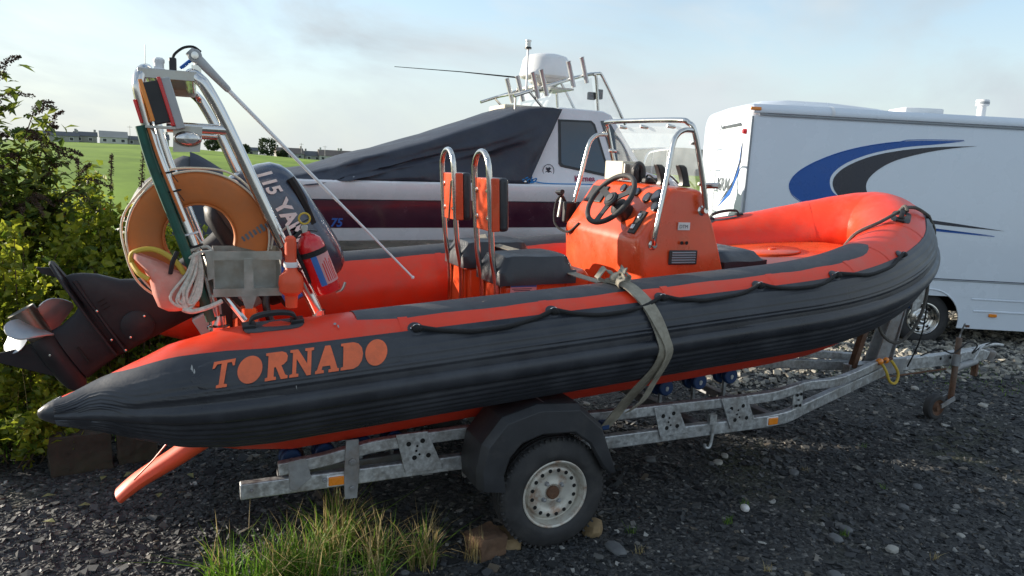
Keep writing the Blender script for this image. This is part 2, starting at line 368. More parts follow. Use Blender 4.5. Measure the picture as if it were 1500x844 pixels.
# deck, transom
b = MB(); pts = [(-1.42, -.66), (1.5, -.66), (2.2, -.5), (2.6, -.3), (2.6, .3), (2.2, .5), (1.5, .66), (-1.42, .66)]
b.prism([(x, y) for x, y in pts], (0, 0, .955), (1, 0, .078), (0, 1, .02), (0, 0, -.03)); b.build('deck', 'gelcoat_orange', RB)
b = MB(); b.prism([(-.68, .68), (-.72, 1.13), (-.45, 1.22), (-.3, 1.20), (.3, 1.20), (.45, 1.22), (.72, 1.13), (.68, .68), (0, .48)], (-1.47, 0, 0), (0, 1, 0), (0, 0, 1), (.07, 0, 0)); b.build('transom', 'gelcoat_orange', RB, 30, .008)
# bow locker
bl = MB(); rg0 = [(1.74, -.60), (2.25, -.50), (2.6, -.34), (2.78, -.1), (2.78, .1), (2.6, .36), (2.25, .52), (1.74, .62)]
bl.loft([[V((x + dx, y * k, z + .10 * (x - 1.78))) for x, y in rg0] for z, k, dx in ((1.0, 1., 0), (1.36, 1., 0), (1.385, .97, .01), (1.39, .9, .02))])
lk = bl.build('bow_locker', 'gelcoat_orange', RB, 40)
b = MB(); b.lathe((2.20, .0, 1.434), (-.1, 0, 1), [(0, .20), (.010, .20), (.016, .19), (.018, .0)], 28); b.lathe((2.20, .0, 1.447), (-.1, 0, 1), [(0, .03), (.014, .03), (.016, .001)], 12); b.build('hatch', 'gelcoat_orange', lk)
# lettering on the strake
LET = {
 'T': ([[(0, .74), (.03, 1), (.72, 1), (.70, .74), (.64, .74), (.60, .88), (.46, .88), (.40, .12), (.50, .10), (.50, 0), (.16, 0), (.16, .10), (.24, .12), (.28, .88), (.14, .88), (.07, .74)]], .80),
 'O': ([[(.40 + .40 * math.cos(2 * math.pi * k / 28), .5 + .50 * math.sin(2 * math.pi * k / 28)) for k in range(28)]], .90),
 'R': ([[(0, 0), (0, .1), (.08, .12), (.08, .88), (0, .9), (0, 1), (.52, 1), (.66, .93), (.72, .80), (.70, .62), (.60, .52), (.52, .48), (.66, .14), (.74, .10), (.74, 0), (.52, 0), (.34, .44), (.28, .44), (.28, .12), (.36, .1), (.36, 0)]], .80),
 'N': ([[(0, 0), (0, .1), (.09, .12), (.09, .88), (0, .9), (0, 1), (.26, 1), (.58, .42), (.58, .88), (.50, .9), (.50, 1), (.80, 1), (.80, .9), (.72, .88), (.72, 0), (.58, 0), (.22, .64), (.22, .12), (.30, .1), (.30, 0)]], .86),
 'A': ([[(0, 0), (0, .1), (.06, .12), (.32, 1), (.50, 1), (.76, .12), (.82, .1), (.82, 0), (.46, 0), (.46, .1), (.54, .12), (.51, .24), (.25, .24), (.22, .12), (.30, .1), (.30, 0)]], .88),
 'D': ([[(0, 0), (0, .1), (.08, .12), (.08, .88), (0, .9), (0, 1), (.44, 1), (.62, .92), (.74, .74), (.78, .5), (.74, .26), (.62, .08), (.44, 0)]], .86)}
tot = sum(LET[c][1] for c in 'TORNADO'); x0, x1 = -1.615, -.895; sc_ = (x1 - x0) / tot; cur = 0
for c in 'TORNADO':
    polys, wd = LET[c]
    b = MB()
    for pl in polys:
        # slice the letter so that it follows the round tube
        dense = []
        for k in range(len(pl)):
            p, q = np.array(pl[k]), np.array(pl[(k + 1) % len(pl)]); m_ = max(1, int(abs(q[1] - p[1]) * 8))
            dense += [tuple(p + (q - p) * t / m_) for t in range(m_)]
        def map_(p, dr):
            x = x0 + (cur + p[0]) * sc_ + .02 * (p[1] - .5); th = 73 - 24 * p[1]
            return spt(x, th, .0130 + dr)
        import bmesh
        bm = bmesh.new(); bm.faces.new([bm.verts.new((p[0], p[1], 0)) for p in dense]); bmesh.ops.triangulate(bm, faces=bm.faces)
        for _ in range(6):
            yy = (_ + 1) / 7.; g = bm.verts[:] + bm.edges[:] + bm.faces[:]
            bmesh.ops.bisect_plane(bm, geom=g, plane_co=(0, yy, 0), plane_no=(0, 1, 0))
        bm.verts.ensure_lookup_table(); bm.verts.index_update()
        b.add([map_((v.co.x, v.co.y), .0) for v in bm.verts], [tuple(v.index for v in f.verts) for f in bm.faces]); bm.free()
    b.build('letter', 'orange_letter', RB, recalc=False); cur += wd
# backing panel of the lettering
b = MB(); rg = []
for x in np.linspace(-1.70, -.82, 24):
    e = min(x + 1.70, -.82 - x) / .09; k = math.sqrt(max(.0, 1 - (1 - min(1, e)) ** 2))
    rg.append([spt(x, 61 + 17 * k * s * (1), .0078 if abs(s) < .95 else .002) for s in np.linspace(-1, 1, 10)])
b.loft(rg, open_ring=True, cap=False); b.build('letter_panel', 'hypalon_black', RB)
# scuffs where the paint is off
for (x, th, w_, h) in ((-1.685, 50, .006, 4), (-1.678, 54, .004, 3), (-1.30, 80, .0022, 4), (-1.10, 24, .007, 2), (-1.09, 28, .004, 3)):
    b = MB(); k = 9
    b.add([spt(x + w_ * math.cos(2 * math.pi * j / k) * random.uniform(.5, 1.1), th + h * math.sin(2 * math.pi * j / k) * random.uniform(.5, 1.1), .0088) for j in range(k)], [tuple(range(k))]); b.build('scuff', 'vinyl_grey', RB, 0, recalc=False)
# lifeline with its eyes
def nearest_i(x):
    c = [i for i in range(len(FR)) if FR[i][0].y < 0]; return min(c, key=lambda i: abs(FR[i][0].x - x))
eyes = [(-.76, 42), (-.08, 42), (.54, 42), (1.17, 42), (1.75, 43), (2.36, 45)]
ep = []
for x, th in eyes:
    i = nearest_i(x)
    p = spt(x, th, .006) if x < 1.4 else tpt(i, th, .006)
    nrm = (p - (V((x, -YT, zc(x))) if x < 1.4 else FR[i][0])).normalized(); t = FR[i][1]; s_ = nrm.cross(t)
    b = MB(); b.lathe(p - nrm * .004, nrm, [(0, .036), (.003, .036), (.005, .032), (.005, .0)], 22); pd = b.build('eye_patch', 'hypalon_black', RB)
    b = MB(); b.tube([p + t * (.021 * math.cos(a)) + nrm * (.004 + .026 * math.sin(a)) for a in np.linspace(-.2, math.pi + .2, 12)], .0035, 8); b.tube([p - t * .026 + nrm * .006, p + t * .026 + nrm * .006], .005, 8); b.build('lifeline_eye', 'stainless', RB)
    b = MB(); b.ball(p + nrm * .024 - s_ * 0 + V((0, 0, -.012)), .017, 10, 7, (1.1, 1, 1.2)); b.ball(p + nrm * .028 + t * .018 + V((0, 0, -.02)), .013, 8, 6, (1.5, 1, 1)); b.build('rope_knot', 'rope_black', RB)
    ep.append((p + nrm * .022, nrm))
for k in range(len(eyes) - 1):
    (xa, ta), (xb, tb) = eyes[k], eyes[k + 1]; sag = (12, 12, 11, 11, 10)[k]; path = []
    for j in range(17):
        t = j / 16; x = xa + (xb - xa) * t; th = ta + (tb - ta) * t + sag * (1 - abs(2 * t - 1) ** 2.4) + random.uniform(-.4, .4)
        d = .020 if 0 < j < 16 else .024
        path.append(spt(x, th, d) if x < 1.4 else tpt(nearest_i(x), th, d) + FR[nearest_i(x)][1] * 0)
    path = cr(path[::2], 5)
    b = MB(); b.tube(path, .0105, 9); b.build('lifeline_rope', 'rope_black', RB)
# moulded grab handles
def handle(c, t, nrm, name='grab_handle', w_=.24):
    c, t, nrm = V(c), V(t).normalized(), V(nrm).normalized(); s_ = nrm.cross(t)
    b = MB(); ol = [(w_ * .62 * math.copysign(abs(math.cos(a)) ** .45, math.cos(a)), .062 * math.copysign(abs(math.sin(a)) ** .45, math.sin(a))) for a in np.linspace(0, 2 * math.pi, 29)[:-1]]
    R = RT + .005
    pts = [c + t * u + s_ * v + nrm * (math.sqrt(R * R - v * v) - R + .004) for u, v in ol]
    b.add(pts + [p - nrm * .008 for p in pts], [tuple(range(28))] + [(k, k + 28, (k + 1) % 28 + 28, (k + 1) % 28) for k in range(28)])
    h = b.build(name, 'hypalon_grey', RB, 30)
    b = MB(); rings = []
    pr = [(-.5, .0), (-.48, .022), (-.40, .040), (-.2, .050), (0, .052), (.2, .050), (.40, .040), (.48, .022), (.5, 0)]
    for u, z in cr(pr, 3): rings.append([c + t * (u * w_) + nrm * (z + d[1]) + s_ * d[0] for d in ((-.016, -.008), (-.016, .006), (-.008, .011), (.008, .011), (.016, .006), (.016, -.008))])
    b.loft(rings); b.build('grip', 'black_plastic', h)
    for sg in (-1, 1): MB().box(c + t * (sg * w_ * .50) + nrm * .006, (.055, .055, .022), Matrix((t, s_, nrm)).transposed()).build('grip_base', 'black_plastic', h, bevel=.004)
handle(spt(-1.35, 8, .0), (1, 0, .078), spt(-1.35, 8) - spt(-1.35, 8, -.1), w_=.20)
i = [k for k in range(len(FR)) if FR[k][0].y > .4 and FR[k][0].x < 2.42][0]; handle(tpt(i, -6), FR[i][1], tpt(i, -6) - FR[i][0])
i = min((k for k in range(len(FR)) if FR[k][0].y < 0), key=lambda k: abs(FR[k][0].y + .44)); handle(tpt(i, 8), FR[i][1], tpt(i, 8) - FR[i][0], w_=.18)
# drain sock below the transom
b = MB(); path = cr([(-1.50, -.40, .60), (-1.62, -.40, .585), (-1.80, -.38, .47), (-1.95, -.36, .375), (-2.04, -.35, .30)], 4); rings = []
for k, p in enumerate(path):
    t = k / (len(path) - 1); a_, c_ = .060 - .004 * t, .058 - .026 * t; d = V((-.80, 0, -.6)); u = V((-.6, 0, .8))
    rings.append([V(p) + V((0, 1, 0)) * (math.cos(q) * (a_ + .02 * t)) + u * (math.sin(q) * c_) for q in np.linspace(0, 2 * math.pi, 17)[:-1]])
b.loft(rings); ds = b.build('drain_sock', 'float_plastic', RB)
b = MB(); b.tube([(-1.97, -.42, .40), (-1.88, -.44, .50), (-1.80, -.44, .60)], .004, 6); b.build('lanyard', 'float_plastic', ds)

# ------------------------------------------------------------------ console (part of the boat)
b = MB(); H = .5
prof = [(.76, .96), (.750, 1.37), (.738, 1.545), (.745, 1.585), (.765, 1.612), (.930, 1.865), (.955, 1.888), (1.0, 1.893), (1.14, 1.890), (1.178, 1.88), (1.195, 1.855), (1.285, 1.66), (1.39, 1.36), (1.42, 1.28), (1.46, 1.22), (1.50, 1.19), (1.50, .98)]
def csec(y):
    k = abs(y) / H; e = max(0, (k - .86) / .14); ins = .035 * (1 - math.sqrt(max(0, 1 - e * e)))
    out = []
    for (x, z) in prof:
        cx_, cz_ = 1.08, 1.3; d = V((x - cx_, 0, z - cz_)); L = d.length
        tp = .05 * max(0, (z - 1.55)) * (1 if y else 0)
        out.append(V((x - d.x / L * ins, y * (1 - .16 * max(0, z - 1.5)), z - d.z / L * ins + .026 * y)))
    return out
b.loft([csec(y) for y in (-.5, -.495, -.485, -.465, -.43, -.2, 0, .2, .43, .465, .485, .495, .5)])
CN = b.build('console', 'gelcoat_orange', RB, 38)
def dash(u, y, d=0.):
    """point on the sloping dash, u 0..1 from its lower edge"""
    p = V((.765, 0, 1.612)).lerp(V((.93, 0, 1.865)), u); return V((p.x, y, p.z + .026 * y)) + V((-.838, 0, .546)) * d
DN = V((-.838, 0, .546)); DU = V((.546, 0, .838))
YS = -.5
# vent, label, holes on the starboard side
ve = MB(); ve.box((1.045, YS - .004, 1.462), (.205, .012, .088)); vent = ve.build('vent', 'black_plastic', CN, bevel=.006)
for k in range(5): MB().box((1.045, YS - .0125, 1.432 + k * .015), (.17, .008, .006), Matrix.Rotation(.5, 3, 'X')).build('vent_slat', 'trim_grey', vent)
for dx in (-.0, .035):
    b = MB(); b.lathe((1.03 + dx, YS - .001, 1.55), (0, -1, 0), [(0, .011), (.003, .011), (.0035, .0)], 12); b.build('screw_hole', 'dark_gap', CN)
b = MB(); b.box((1.045, YS + .0105, 1.650), (.085, .006, .046)); lb = b.build('label_plate', 'label_white', CN)
put_text('DTM', .030, (1.010, YS + .0070, 1.638), (1, 0, 0), (0, 0, 1), .0005).build('print', 'text_dark', lb)
# steering: column, wheel
WC = V((.700, -.19, 1.792)); wn = V((-.80, -.10, .59)).normalized()
e1 = wn.cross(V((0, 0, 1))).normalized(); e2 = e1.cross(wn)
b = MB(); b.lathe(WC - wn * .02, -wn, [(0, .022), (.03, .024), (.05, .052), (.06, .06), (.19, .066), (.20, .06)], 22); b.build('steering_column', 'black_plastic', CN)
b = MB(); WR = .180
b.tube([WC + (e1 * math.cos(a) + e2 * math.sin(a)) * WR for a in np.linspace(0, 2 * math.pi, 49)[:-1]], .0165, 12, closed=True); sw = b.build('steering_wheel', 'rubber', CN)
for a in (R_(-90), R_(25), R_(155)):
    d = e1 * math.cos(a) + e2 * math.sin(a); s_ = wn.cross(d)
    b = MB(); b.loft([[WC + d * r_ - wn * z + s_ * (sg * w_) + wn * q for sg, q in ((-1, -.004), (1, -.004), (1, .004), (-1, .004))] for r_, w_, z in ((.03, .026, .012), (.09, .02, .006), (.172, .023, 0))]); b.build('spoke', 'black_plastic', sw)
b = MB(); b.lathe(WC - wn * .016, wn, [(0, .05), (.016, .052), (.026, .042), (.03, .0)], 24); b.build('wheel_boss', 'black_plastic', sw)
b = MB(); b.lathe(WC + wn * .012, wn, [(0, .028), (.004, .028), (.005, .022), (.005, .0)], 20); b.build('boss_badge', 'hypalon_grey', sw)
# gauges, switch panels, throttle
for y, u, r_ in ((-.30, .80, .036), (-.385, .87, .045), (-.44, .66, .042), (-.16, .9, .03), (-.06, .93, .03), (.02, .95, .03)):
    b = MB(); b.lathe(dash(u, y, -.003), DN, [(0, r_), (.014, r_), (.017, r_ * .85), (.012, r_ * .82), (.012, 0)], 22); g = b.build('gauge', 'black_plastic', CN)
    MB().lathe(dash(u, y, .0122), DN, [(0, r_ * .8), (.001, r_ * .8), (.001, 0)], 18).build('dial', 'tint_window', g)
b = MB(); b.box(dash(.22, -.36, .004), (.16, .075, .014), Matrix((DU, V((0, 1, 0)), DN)).transposed()); sp_ = b.build('switch_panel', 'black_plastic', CN, bevel=.005)
for k in (-1, 1): MB().box(dash(.22 + k * .13, -.36, .014), (.035, .03, .018), Matrix((DU, V((0, 1, 0)), DN)).transposed()).build('switch', 'stainless', sp_, bevel=.004)
b = MB(); b.box(dash(.72, .30, .004), (.13, .22, .012), Matrix((DU, V((0, 1, 0)), DN)).transposed()); b.build('dash_panel', 'black_plastic', CN, bevel=.005)
th_ = MB(); th_.box((.80, .535, 1.66), (.10, .05, .15)); tb_ = th_.build('throttle_box', 'black_plastic', CN, bevel=.012)
b = MB(); b.tube([(.795, .565, 1.70), (.76, .57, 1.76), (.70, .56, 1.80), (.69, .45, 1.805)], [.012, .011, .012, .017], 10); b.build('throttle_lever', 'black_plastic', tb_)
b = MB(); b.tube(cr([(.745, .54, 1.80), (.70, .56, 1.72), (.68, .52, 1.58), (.72, .40, 1.53), (.742, .28, 1.60)], 6), .0085, 8); b.build('control_cable', 'rope_black', CN)
b = MB(); b.tube([(.76, .585, 1.79), (.74, .59, 1.62)], .012, 8); b.build('cable_clip', 'brushed_steel', CN)
for y in (.44, .40):
    MB().lathe((.7435, y, 1.50 + .026 * y), (-1, 0, 0), [(0, .008), (.003, .008), (.0031, 0)], 10).build('screw_hole', 'dark_gap', CN)
# instruments on the console top
b = MB(); b.box((.99, .18, 1.968), (.13, .20, .125), Matrix.Rotation(.10, 3, 'Z')); pl = b.build('instrument_box', 'cream', CN, bevel=.006)
MB().box((1.0, .07, 1.965), (.12, .012, .10), Matrix.Rotation(.10, 3, 'Z')).build('instrument_face', 'brushed_steel', pl, bevel=.003)
b = MB(); b.tube(cr([(1.0, .0, 1.89), (.985, .0, 1.96), (1.0, -.005, 2.01), (1.03, -.01, 1.985), (1.035, -.01, 1.90)], 5), [.028] * 8 + [.024] * 13, 10); b.build('radio_handset', 'black_plastic', CN)
for yy, x_ in ((-.21, 1.06), (-.40, 1.09)):
    b = MB(); b.loft([[V((x_ + dx + q[0] * k, yy + q[1] * k, 1.885 + z)) for q in ((-.025, -.022), (.025, -.022), (.03, .022), (-.03, .022))] for z, k, dx in ((0, 1.2, 0), (.03, .9, .0), (.07, .95, -.012), (.115, 1.0, -.03), (.13, .8, -.045))]); b.build('rod_clip', 'black_plastic', CN, bevel=.006)
    b = MB(); b.tube(cr([(x_, yy + .06, 1.90), (x_ - .02, yy + .12, 1.945), (x_ - .01, yy + .17, 1.93), (x_ + .02, yy + .19, 1.89)], 5), .006, 7); b.build('cable_loop', 'rope_black', CN)
b = MB(); b.box((1.06, -.06, 1.91), (.10, .07, .04)); b.build('compass', 'black_plastic', CN, bevel=.012)
# arch rail and windscreen
AX = 1.0
arch = cr([(1.185, -.505, 1.755), (1.15, -.507, 1.90), (1.06, -.505, 2.20), (1.025, -.478, 2.262), (1.005, -.41, 2.278), (1.0, 0, 2.292), (1.005, .41, 2.300), (1.025, .478, 2.285), (1.06, .505, 2.225), (1.15, .507, 1.93), (1.185, .505, 1.785)], 6)
b = MB(); b.tube(arch, .0165, 12); b.build('windscreen_arch', 'stainless', CN)
for s in (-1, 1):
    b = MB(); b.tube(cr([(.822, s * .515, 1.555 + .013 * s), (.815, s * .535, 1.64 + .013 * s), (.865, s * .525, 1.90), (.905, s * .51, 2.12), (.935, s * .505, 2.185), (.985, s * .503, 2.215), (1.045, s * .500, 2.218)], 6), .0155, 12); b.build('grab_rail', 'stainless', CN)
    b = MB(); b.lathe((.825, s * .492, 1.55 + .013 * s), (0, s, 0), [(0, .03), (.008, .03), (.012, .018), (.03, .017)], 14); b.build('rail_foot', 'stainless', CN); b = MB(); b.lathe((1.18, s * .468, 1.758 + .013 * s), (0, s, .1), [(0, .032), (.008, .032), (.014, .02), (.05, .018)], 14); b.build('rail_foot', 'stainless', CN)
b = MB(); ws = [(1.17, -.47, 1.86), (1.085, -.47, 2.20), (1.065, -.40, 2.245), (1.055, 0, 2.258), (1.065, .40, 2.265), (1.085, .47, 2.23), (1.17, .47, 1.885)]
b.add([V(p) for p in ws] + [V(p) + V((.004, 0, .001)) for p in ws], [tuple(range(7)), tuple(range(13, 6, -1))] + [(k, k + 7, (k + 1) % 7 + 7, (k + 1) % 7) for k in range(7)]); b.build('windscreen', 'windscreen_glass', CN, 0)
for (x_, y, z) in ((1.03, -.30, 2.262), (1.03, .0, 2.268), (1.03, .26, 2.275), (1.075, -.488, 2.16), (1.155, -.488, 1.92), (1.095, .488, 2.12)):
    b = MB(); b.lathe((x_ - .03, y, z - .012), (1, 0, -.1), [(0, .010), (.012, .012), (.05, .012), (.06, .008)], 10); b.build('screen_clip', 'stainless', CN)
b = MB(); b.tube([(1.20, -.44, 1.895), (1.24, -.50, 1.90), (1.25, -.53, 1.90)], .018, 10); b.build('cleat', 'stainless', CN)
# cushion ahead of the console
b = MB(); b.box((1.57, 0, 1.17), (.30, .90, .42)); b.build('seat_base', 'gelcoat_orange', CN, bevel=.02)
def cushion(name, parent, x0_, x1_, y0, y1, z0, z1, m='vinyl', slope=.04):
    b = MB(); nx, ny = 10, 10; rings = []
    def pt(u, v, top):
        x = x0_ + (x1_ - x0_) * u; y = y0 + (y1 - y0) * v
        e = min(u, 1 - u, .16) / .16, min(v, 1 - v, .16) / .16
        k = math.sqrt(max(0, 1 - (1 - e[0]) ** 2)) * math.sqrt(max(0, 1 - (1 - e[1]) ** 2))
        z = z0 + (z1 - z0) * (.45 + .55 * k) + .010 * math.sin(3.1 * u) * math.sin(3.1 * v) + slope * (x - x0_) + .004 * math.sin(7 * u + 3 * v) if top else z0 + slope * (x - x0_)
        return V((x, y, z))
    vs = [pt(i / nx, j / ny, True) for i in range(nx + 1) for j in range(ny + 1)]; nt_ = len(vs)
    fs = [(i * (ny + 1) + j, (i + 1) * (ny + 1) + j, (i + 1) * (ny + 1) + j + 1, i * (ny + 1) + j + 1) for i in range(nx) for j in range(ny)]
    bd = [(i, 0) for i in range(nx)] + [(nx, j) for j in range(ny)] + [(i, ny) for i in range(nx, 0, -1)] + [(0, j) for j in range(ny, 0, -1)]
    lo = [pt(i / nx, j / ny, False) for i, j in bd]; bi = [i * (ny + 1) + j for i, j in bd]; L = len(bd)
    fs += [(bi[k], bi[(k + 1) % L], nt_ + (k + 1) % L, nt_ + k) for k in range(L)] + [tuple(nt_ + k for k in range(L))]
    b.add(vs + lo, fs); return b.build(name, m, parent, 50)
cushion('cushion', CN, 1.40, 1.74, -.46, .46, 1.375, 1.475)

# ------------------------------------------------------------------ two jockey seats
for y in (-.30, .30):
    dz = .026 * y
    b = MB(); hw = .165
    pod = [(-.085, .94), (-.10, 1.31), (.20, 1.345), (.30, 1.37), (.40, 1.40), (.44, 1.36), (.42, 1.25), (.36, .98)]
    secs = []
    for yy, k in ((-hw, .94), (-hw + .012, .985), (-hw + .035, 1), (hw - .035, 1), (hw - .012, .985), (hw, .94)):
        cx_, cz_ = .12, 1.16; secs.append([V((cx_ + (px - cx_) * k, y + yy, cz_ + (pz - cz_) * k + dz)) for px, pz in pod])
    b.loft(secs); se = b.build('jockey_seat', 'gelcoat_orange', RB, 35, .006)
    cu_ = cushion('cushion', se, -.142, .33, y - .185, y + .185, 1.315 + dz, 1.475 + dz, 'vinyl', .02)
    b = MB(); xb = -.20
    hoop = cr([(-.125, y - .115, 1.00 + dz), (-.130, y - .115, 1.28 + dz), (-.168, y - .115, 1.50 + dz), (xb, y - .115, 1.90 + dz), (xb - .005, y - .10, 1.985 + dz), (xb - .006, y - .055, 2.03 + dz), (xb - .006, y, 2.043 + dz), (xb - .006, y + .055, 2.03 + dz), (xb - .005, y + .10, 1.985 + dz), (xb, y + .115, 1.90 + dz), (-.168, y + .115, 1.50 + dz), (-.130, y + .115, 1.28 + dz), (-.125, y + .115, 1.00 + dz)], 5)
    b.tube(hoop, .0165, 12); b.build('back_rail', 'stainless', se)
    b = MB(); b.box((-.164, y, 1.755 + dz), (.05, .27, .29), Matrix.Rotation(-.05, 3, 'Y')); bk = b.build('backrest', 'gelcoat_orange', se, bevel=.006)
    b = MB(); b.box((-.112, y, 1.757 + dz), (.058, .275, .295), Matrix.Rotation(-.05, 3, 'Y')); b.build('back_pad', 'vinyl', bk, bevel=.022, seg=4)
    for sy in (-1, 1):
        for sz in (-1, 1):
            b = MB(); zz = 1.755 + dz + sz * .075; b.lathe((-.185 - sz * .004, y + sy * .085, zz), (-1, 0, -.05), [(0, .017), (.007, .017), (.009, .010), (.015, .010), (.016, .0)], 12); b.build('bolt', 'stainless', bk)
    b = MB(); b.box((-.105, y, 1.12 + dz), (.02, .26, .36)); b.build('back_plate', 'gelcoat_orange', se, bevel=.003)
    if y < 0:
        b = MB(); b.box((.01, y - hw - .002, 1.285), (.16, .004, .055)); lb = b.build('label_sticker', 'label_pink', se)
        MB().box((.01, y - hw - .0045, 1.305), (.158, .002, .014)).build('label_band', 'label_blue', lb)
        for k in range(3): MB().box((.0, y - hw - .0045, 1.288 - k * .009), (.12 - .02 * k, .002, .0035)).build('label_print', 'text_dark', lb)
    else:
        b = MB(); b.tube(cr([(-.225, y - .14, 1.86), (-.232, y - .16, 1.78), (-.238, y - .16, 1.68), (-.235, y - .15, 1.62), (-.23, y - .145, 1.68), (-.232, y - .15, 1.80), (-.225, y - .14, 1.86)], 4), .005, 7); b.build('kill_cord', 'rust', se)

# ------------------------------------------------------------------ A-frame (part of the boat)
YA = .60; tr = .0265
aft = lambda s: cr([(-1.585, s * YA, 1.10), (-1.640, s * YA, 1.42), (-1.805, s * YA, 1.905), (-1.868, s * YA, 2.17), (-1.876, s * (YA - .005), 2.245), (-1.862, s * (YA - .035), 2.29), (-1.85, s * (YA - .10), 2.305)], 5)
fore = lambda s: cr([(-1.120, s * YA, 1.10), (-1.142, s * YA, 1.235), (-1.315, s * YA, 1.595), (-1.53, s * YA, 2.08), (-1.610, s * YA, 2.235), (-1.64, s * (YA - .012), 2.275), (-1.665, s * (YA - .05), 2.295), (-1.675, s * (YA - .12), 2.30)], 5)
b = MB(); b.tube(aft(-1) + list(reversed(aft(1))), tr, 14); AF = b.build('roll_frame', 'stainless', RB)
b = MB(); b.tube(fore(-1) + list(reversed(fore(1))), tr, 14); b.build('hoop', 'stainless', AF)
for s in (-1, 1):
    b = MB(); b.tube([(-1.775, s * YA, 2.063), (-1.53, s * YA, 2.063)], .023, 12); b.build('side_brace', 'stainless', AF)
    for (x, z) in ((-1.583, 1.215), (-1.13, 1.225)): MB().lathe((x, s * YA, z - .05), (0, 0, 1), [(0, .05), (.012, .05), (.02, .034), (.06, .030)], 16).build('foot_flange', 'stainless', AF)
b = MB(); b.box((-1.765, -.10, 2.300), (.23, 1.0, .006)); b.box((-1.765, -.600, 2.282), (.23, .006, .040)); b.box((-1.765, .40, 2.282), (.23, .006, .040)); b.build('top_plate', 'brushed_steel', AF, bevel=.002)
b = MB(); b.prism([(-1.748, 2.07), (-1.632, 2.07), (-1.645, 1.962), (-1.752, 1.958)], (0, -.632, 0), (1, 0, 0), (0, 0, 1), (0, .004, 0)); lp = b.build('lamp_plate', 'brushed_steel', AF)
b = MB(); rings = [[V((-1.692 + k * .052 * math.cos(a), -.634 - d, 2.016 + k * .030 * math.sin(a))) for a in np.linspace(0, 2 * math.pi, 25)[:-1]] for d, k in ((0, 1.1), (.008, 1.1), (.022, .95), (.03, .7), (.033, .3))]; b.loft(rings); b.build('flood_lamp', 'stainless', lp)
b = MB(); rings = [[V((-1.680 + k * .030 * math.cos(a), -.655 - d, 2.016 + k * .022 * math.sin(a))) for a in np.linspace(0, 2 * math.pi, 21)[:-1]] for d, k in ((0, 1.0), (.012, .9), (.016, .4))]; b.loft(rings); b.build('lamp_lens', 'lamp_glass', lp)
# light boards on the aft leg
rt_ = Matrix.Rotation(R_(-15), 3, 'Y')
b = MB(); b.box((-1.806, -.645, 2.160), (.070, .04, .175), rt_); lbx = b.build('light_unit', 'black_plastic', AF, bevel=.004)
MB().box((-1.846, -.648, 2.165), (.016, .044, .175), rt_).build('amber_lens', 'amber', lbx, bevel=.003)
MB().box((-1.772, -.650, 2.165), (.015, .05, .205), rt_).build('red_lens', 'red_lens', lbx, bevel=.003)
MB().box((-1.746, -.648, 2.160), (.036, .045, .215), rt_).build('lamp_back', 'grey_plastic', lbx, bevel=.004)
MB().box((-1.882, -.610, 2.12), (.012, .03, .10), rt_).build('marker_lens', 'red_lens', lbx, bevel=.003)
MB().box((-1.79, -.64, 2.058), (.13, .05, .010)).build('light_bracket', 'brushed_steel', lbx)
# fittings on the top plate
b = MB(); b.lathe((-1.80, -.50, 2.300), (0, 0, 1), [(0, .026), (.012, .026), (.016, .020), (.035, .020), (.04, .023), (.052, .023), (.06, .015), (.062, .001)], 16); b.build('stern_light', 'white_plastic', AF)
MB().box((-1.745, -.50, 2.333), (.030, .030, .064)).build('aerial_plug', 'black_plastic', AF, bevel=.005)
b = MB(); b.tube([(-1.855, -.5, 2.32), (-1.853, -.5, 2.41)], .0013, 6); b.build('whip_aerial', 'black_plastic', AF)
b = MB(); b.tube(cr([(-1.745, -.50, 2.36), (-1.735, -.49, 2.385), (-1.70, -.48, 2.415), (-1.66, -.48, 2.422), (-1.63, -.47, 2.405)], 5), .006, 7); b.build('aerial_lead', 'rope_black', AF)
b = MB(); b.tube([(-1.65, -.46, 2.29), (-1.65, -.46, 2.385)], .011, 8); b.box((-1.65, -.46, 2.33), (.04, .03, .03)); b.build('aerial_post', 'stainless', AF)
MB().tube([(-1.715, -.475, 2.325), (-1.655, -.475, 2.38)], .008, 8).build('ratchet_handle', 'decal_blue', AF)
# green hose and cable ties along the aft leg
b = MB(); b.tube(cr([(-1.875, -.635, 2.06), (-1.835, -.642, 1.90), (-1.742, -.648, 1.62), (-1.660, -.645, 1.36), (-1.615, -.64, 1.21)], 6), .0205, 10); b.build('hose', 'green_hose', AF)
b = MB(); b.tube(cr([(-1.845, -.655, 2.06), (-1.80, -.662, 1.90), (-1.715, -.655, 1.66)], 6), .006, 8); b.build('cable', 'ring_vinyl', AF)
for (x, z, r_) in ((-1.79, 1.865, .036), (-1.768, 1.785, .036), (-1.70, 1.60, .034), (-1.682, 1.545, .034), (-1.665, 1.50, .034)):
    b = MB(); b.tube([(x + r_ * math.cos(a) * 1.15, -.607 - r_ * math.sin(a), z + .010 * math.cos(a)) for a in np.linspace(0, 2 * math.pi, 17)[:-1]], .004, 6, closed=True); b.tube([(x + .03, -.64, z), (x + .055, -.655, z - .035)], .002, 5); b.build('cable_tie', 'rope_black' if z > 1.6 or z < 1.56 else 'white_plastic', AF)
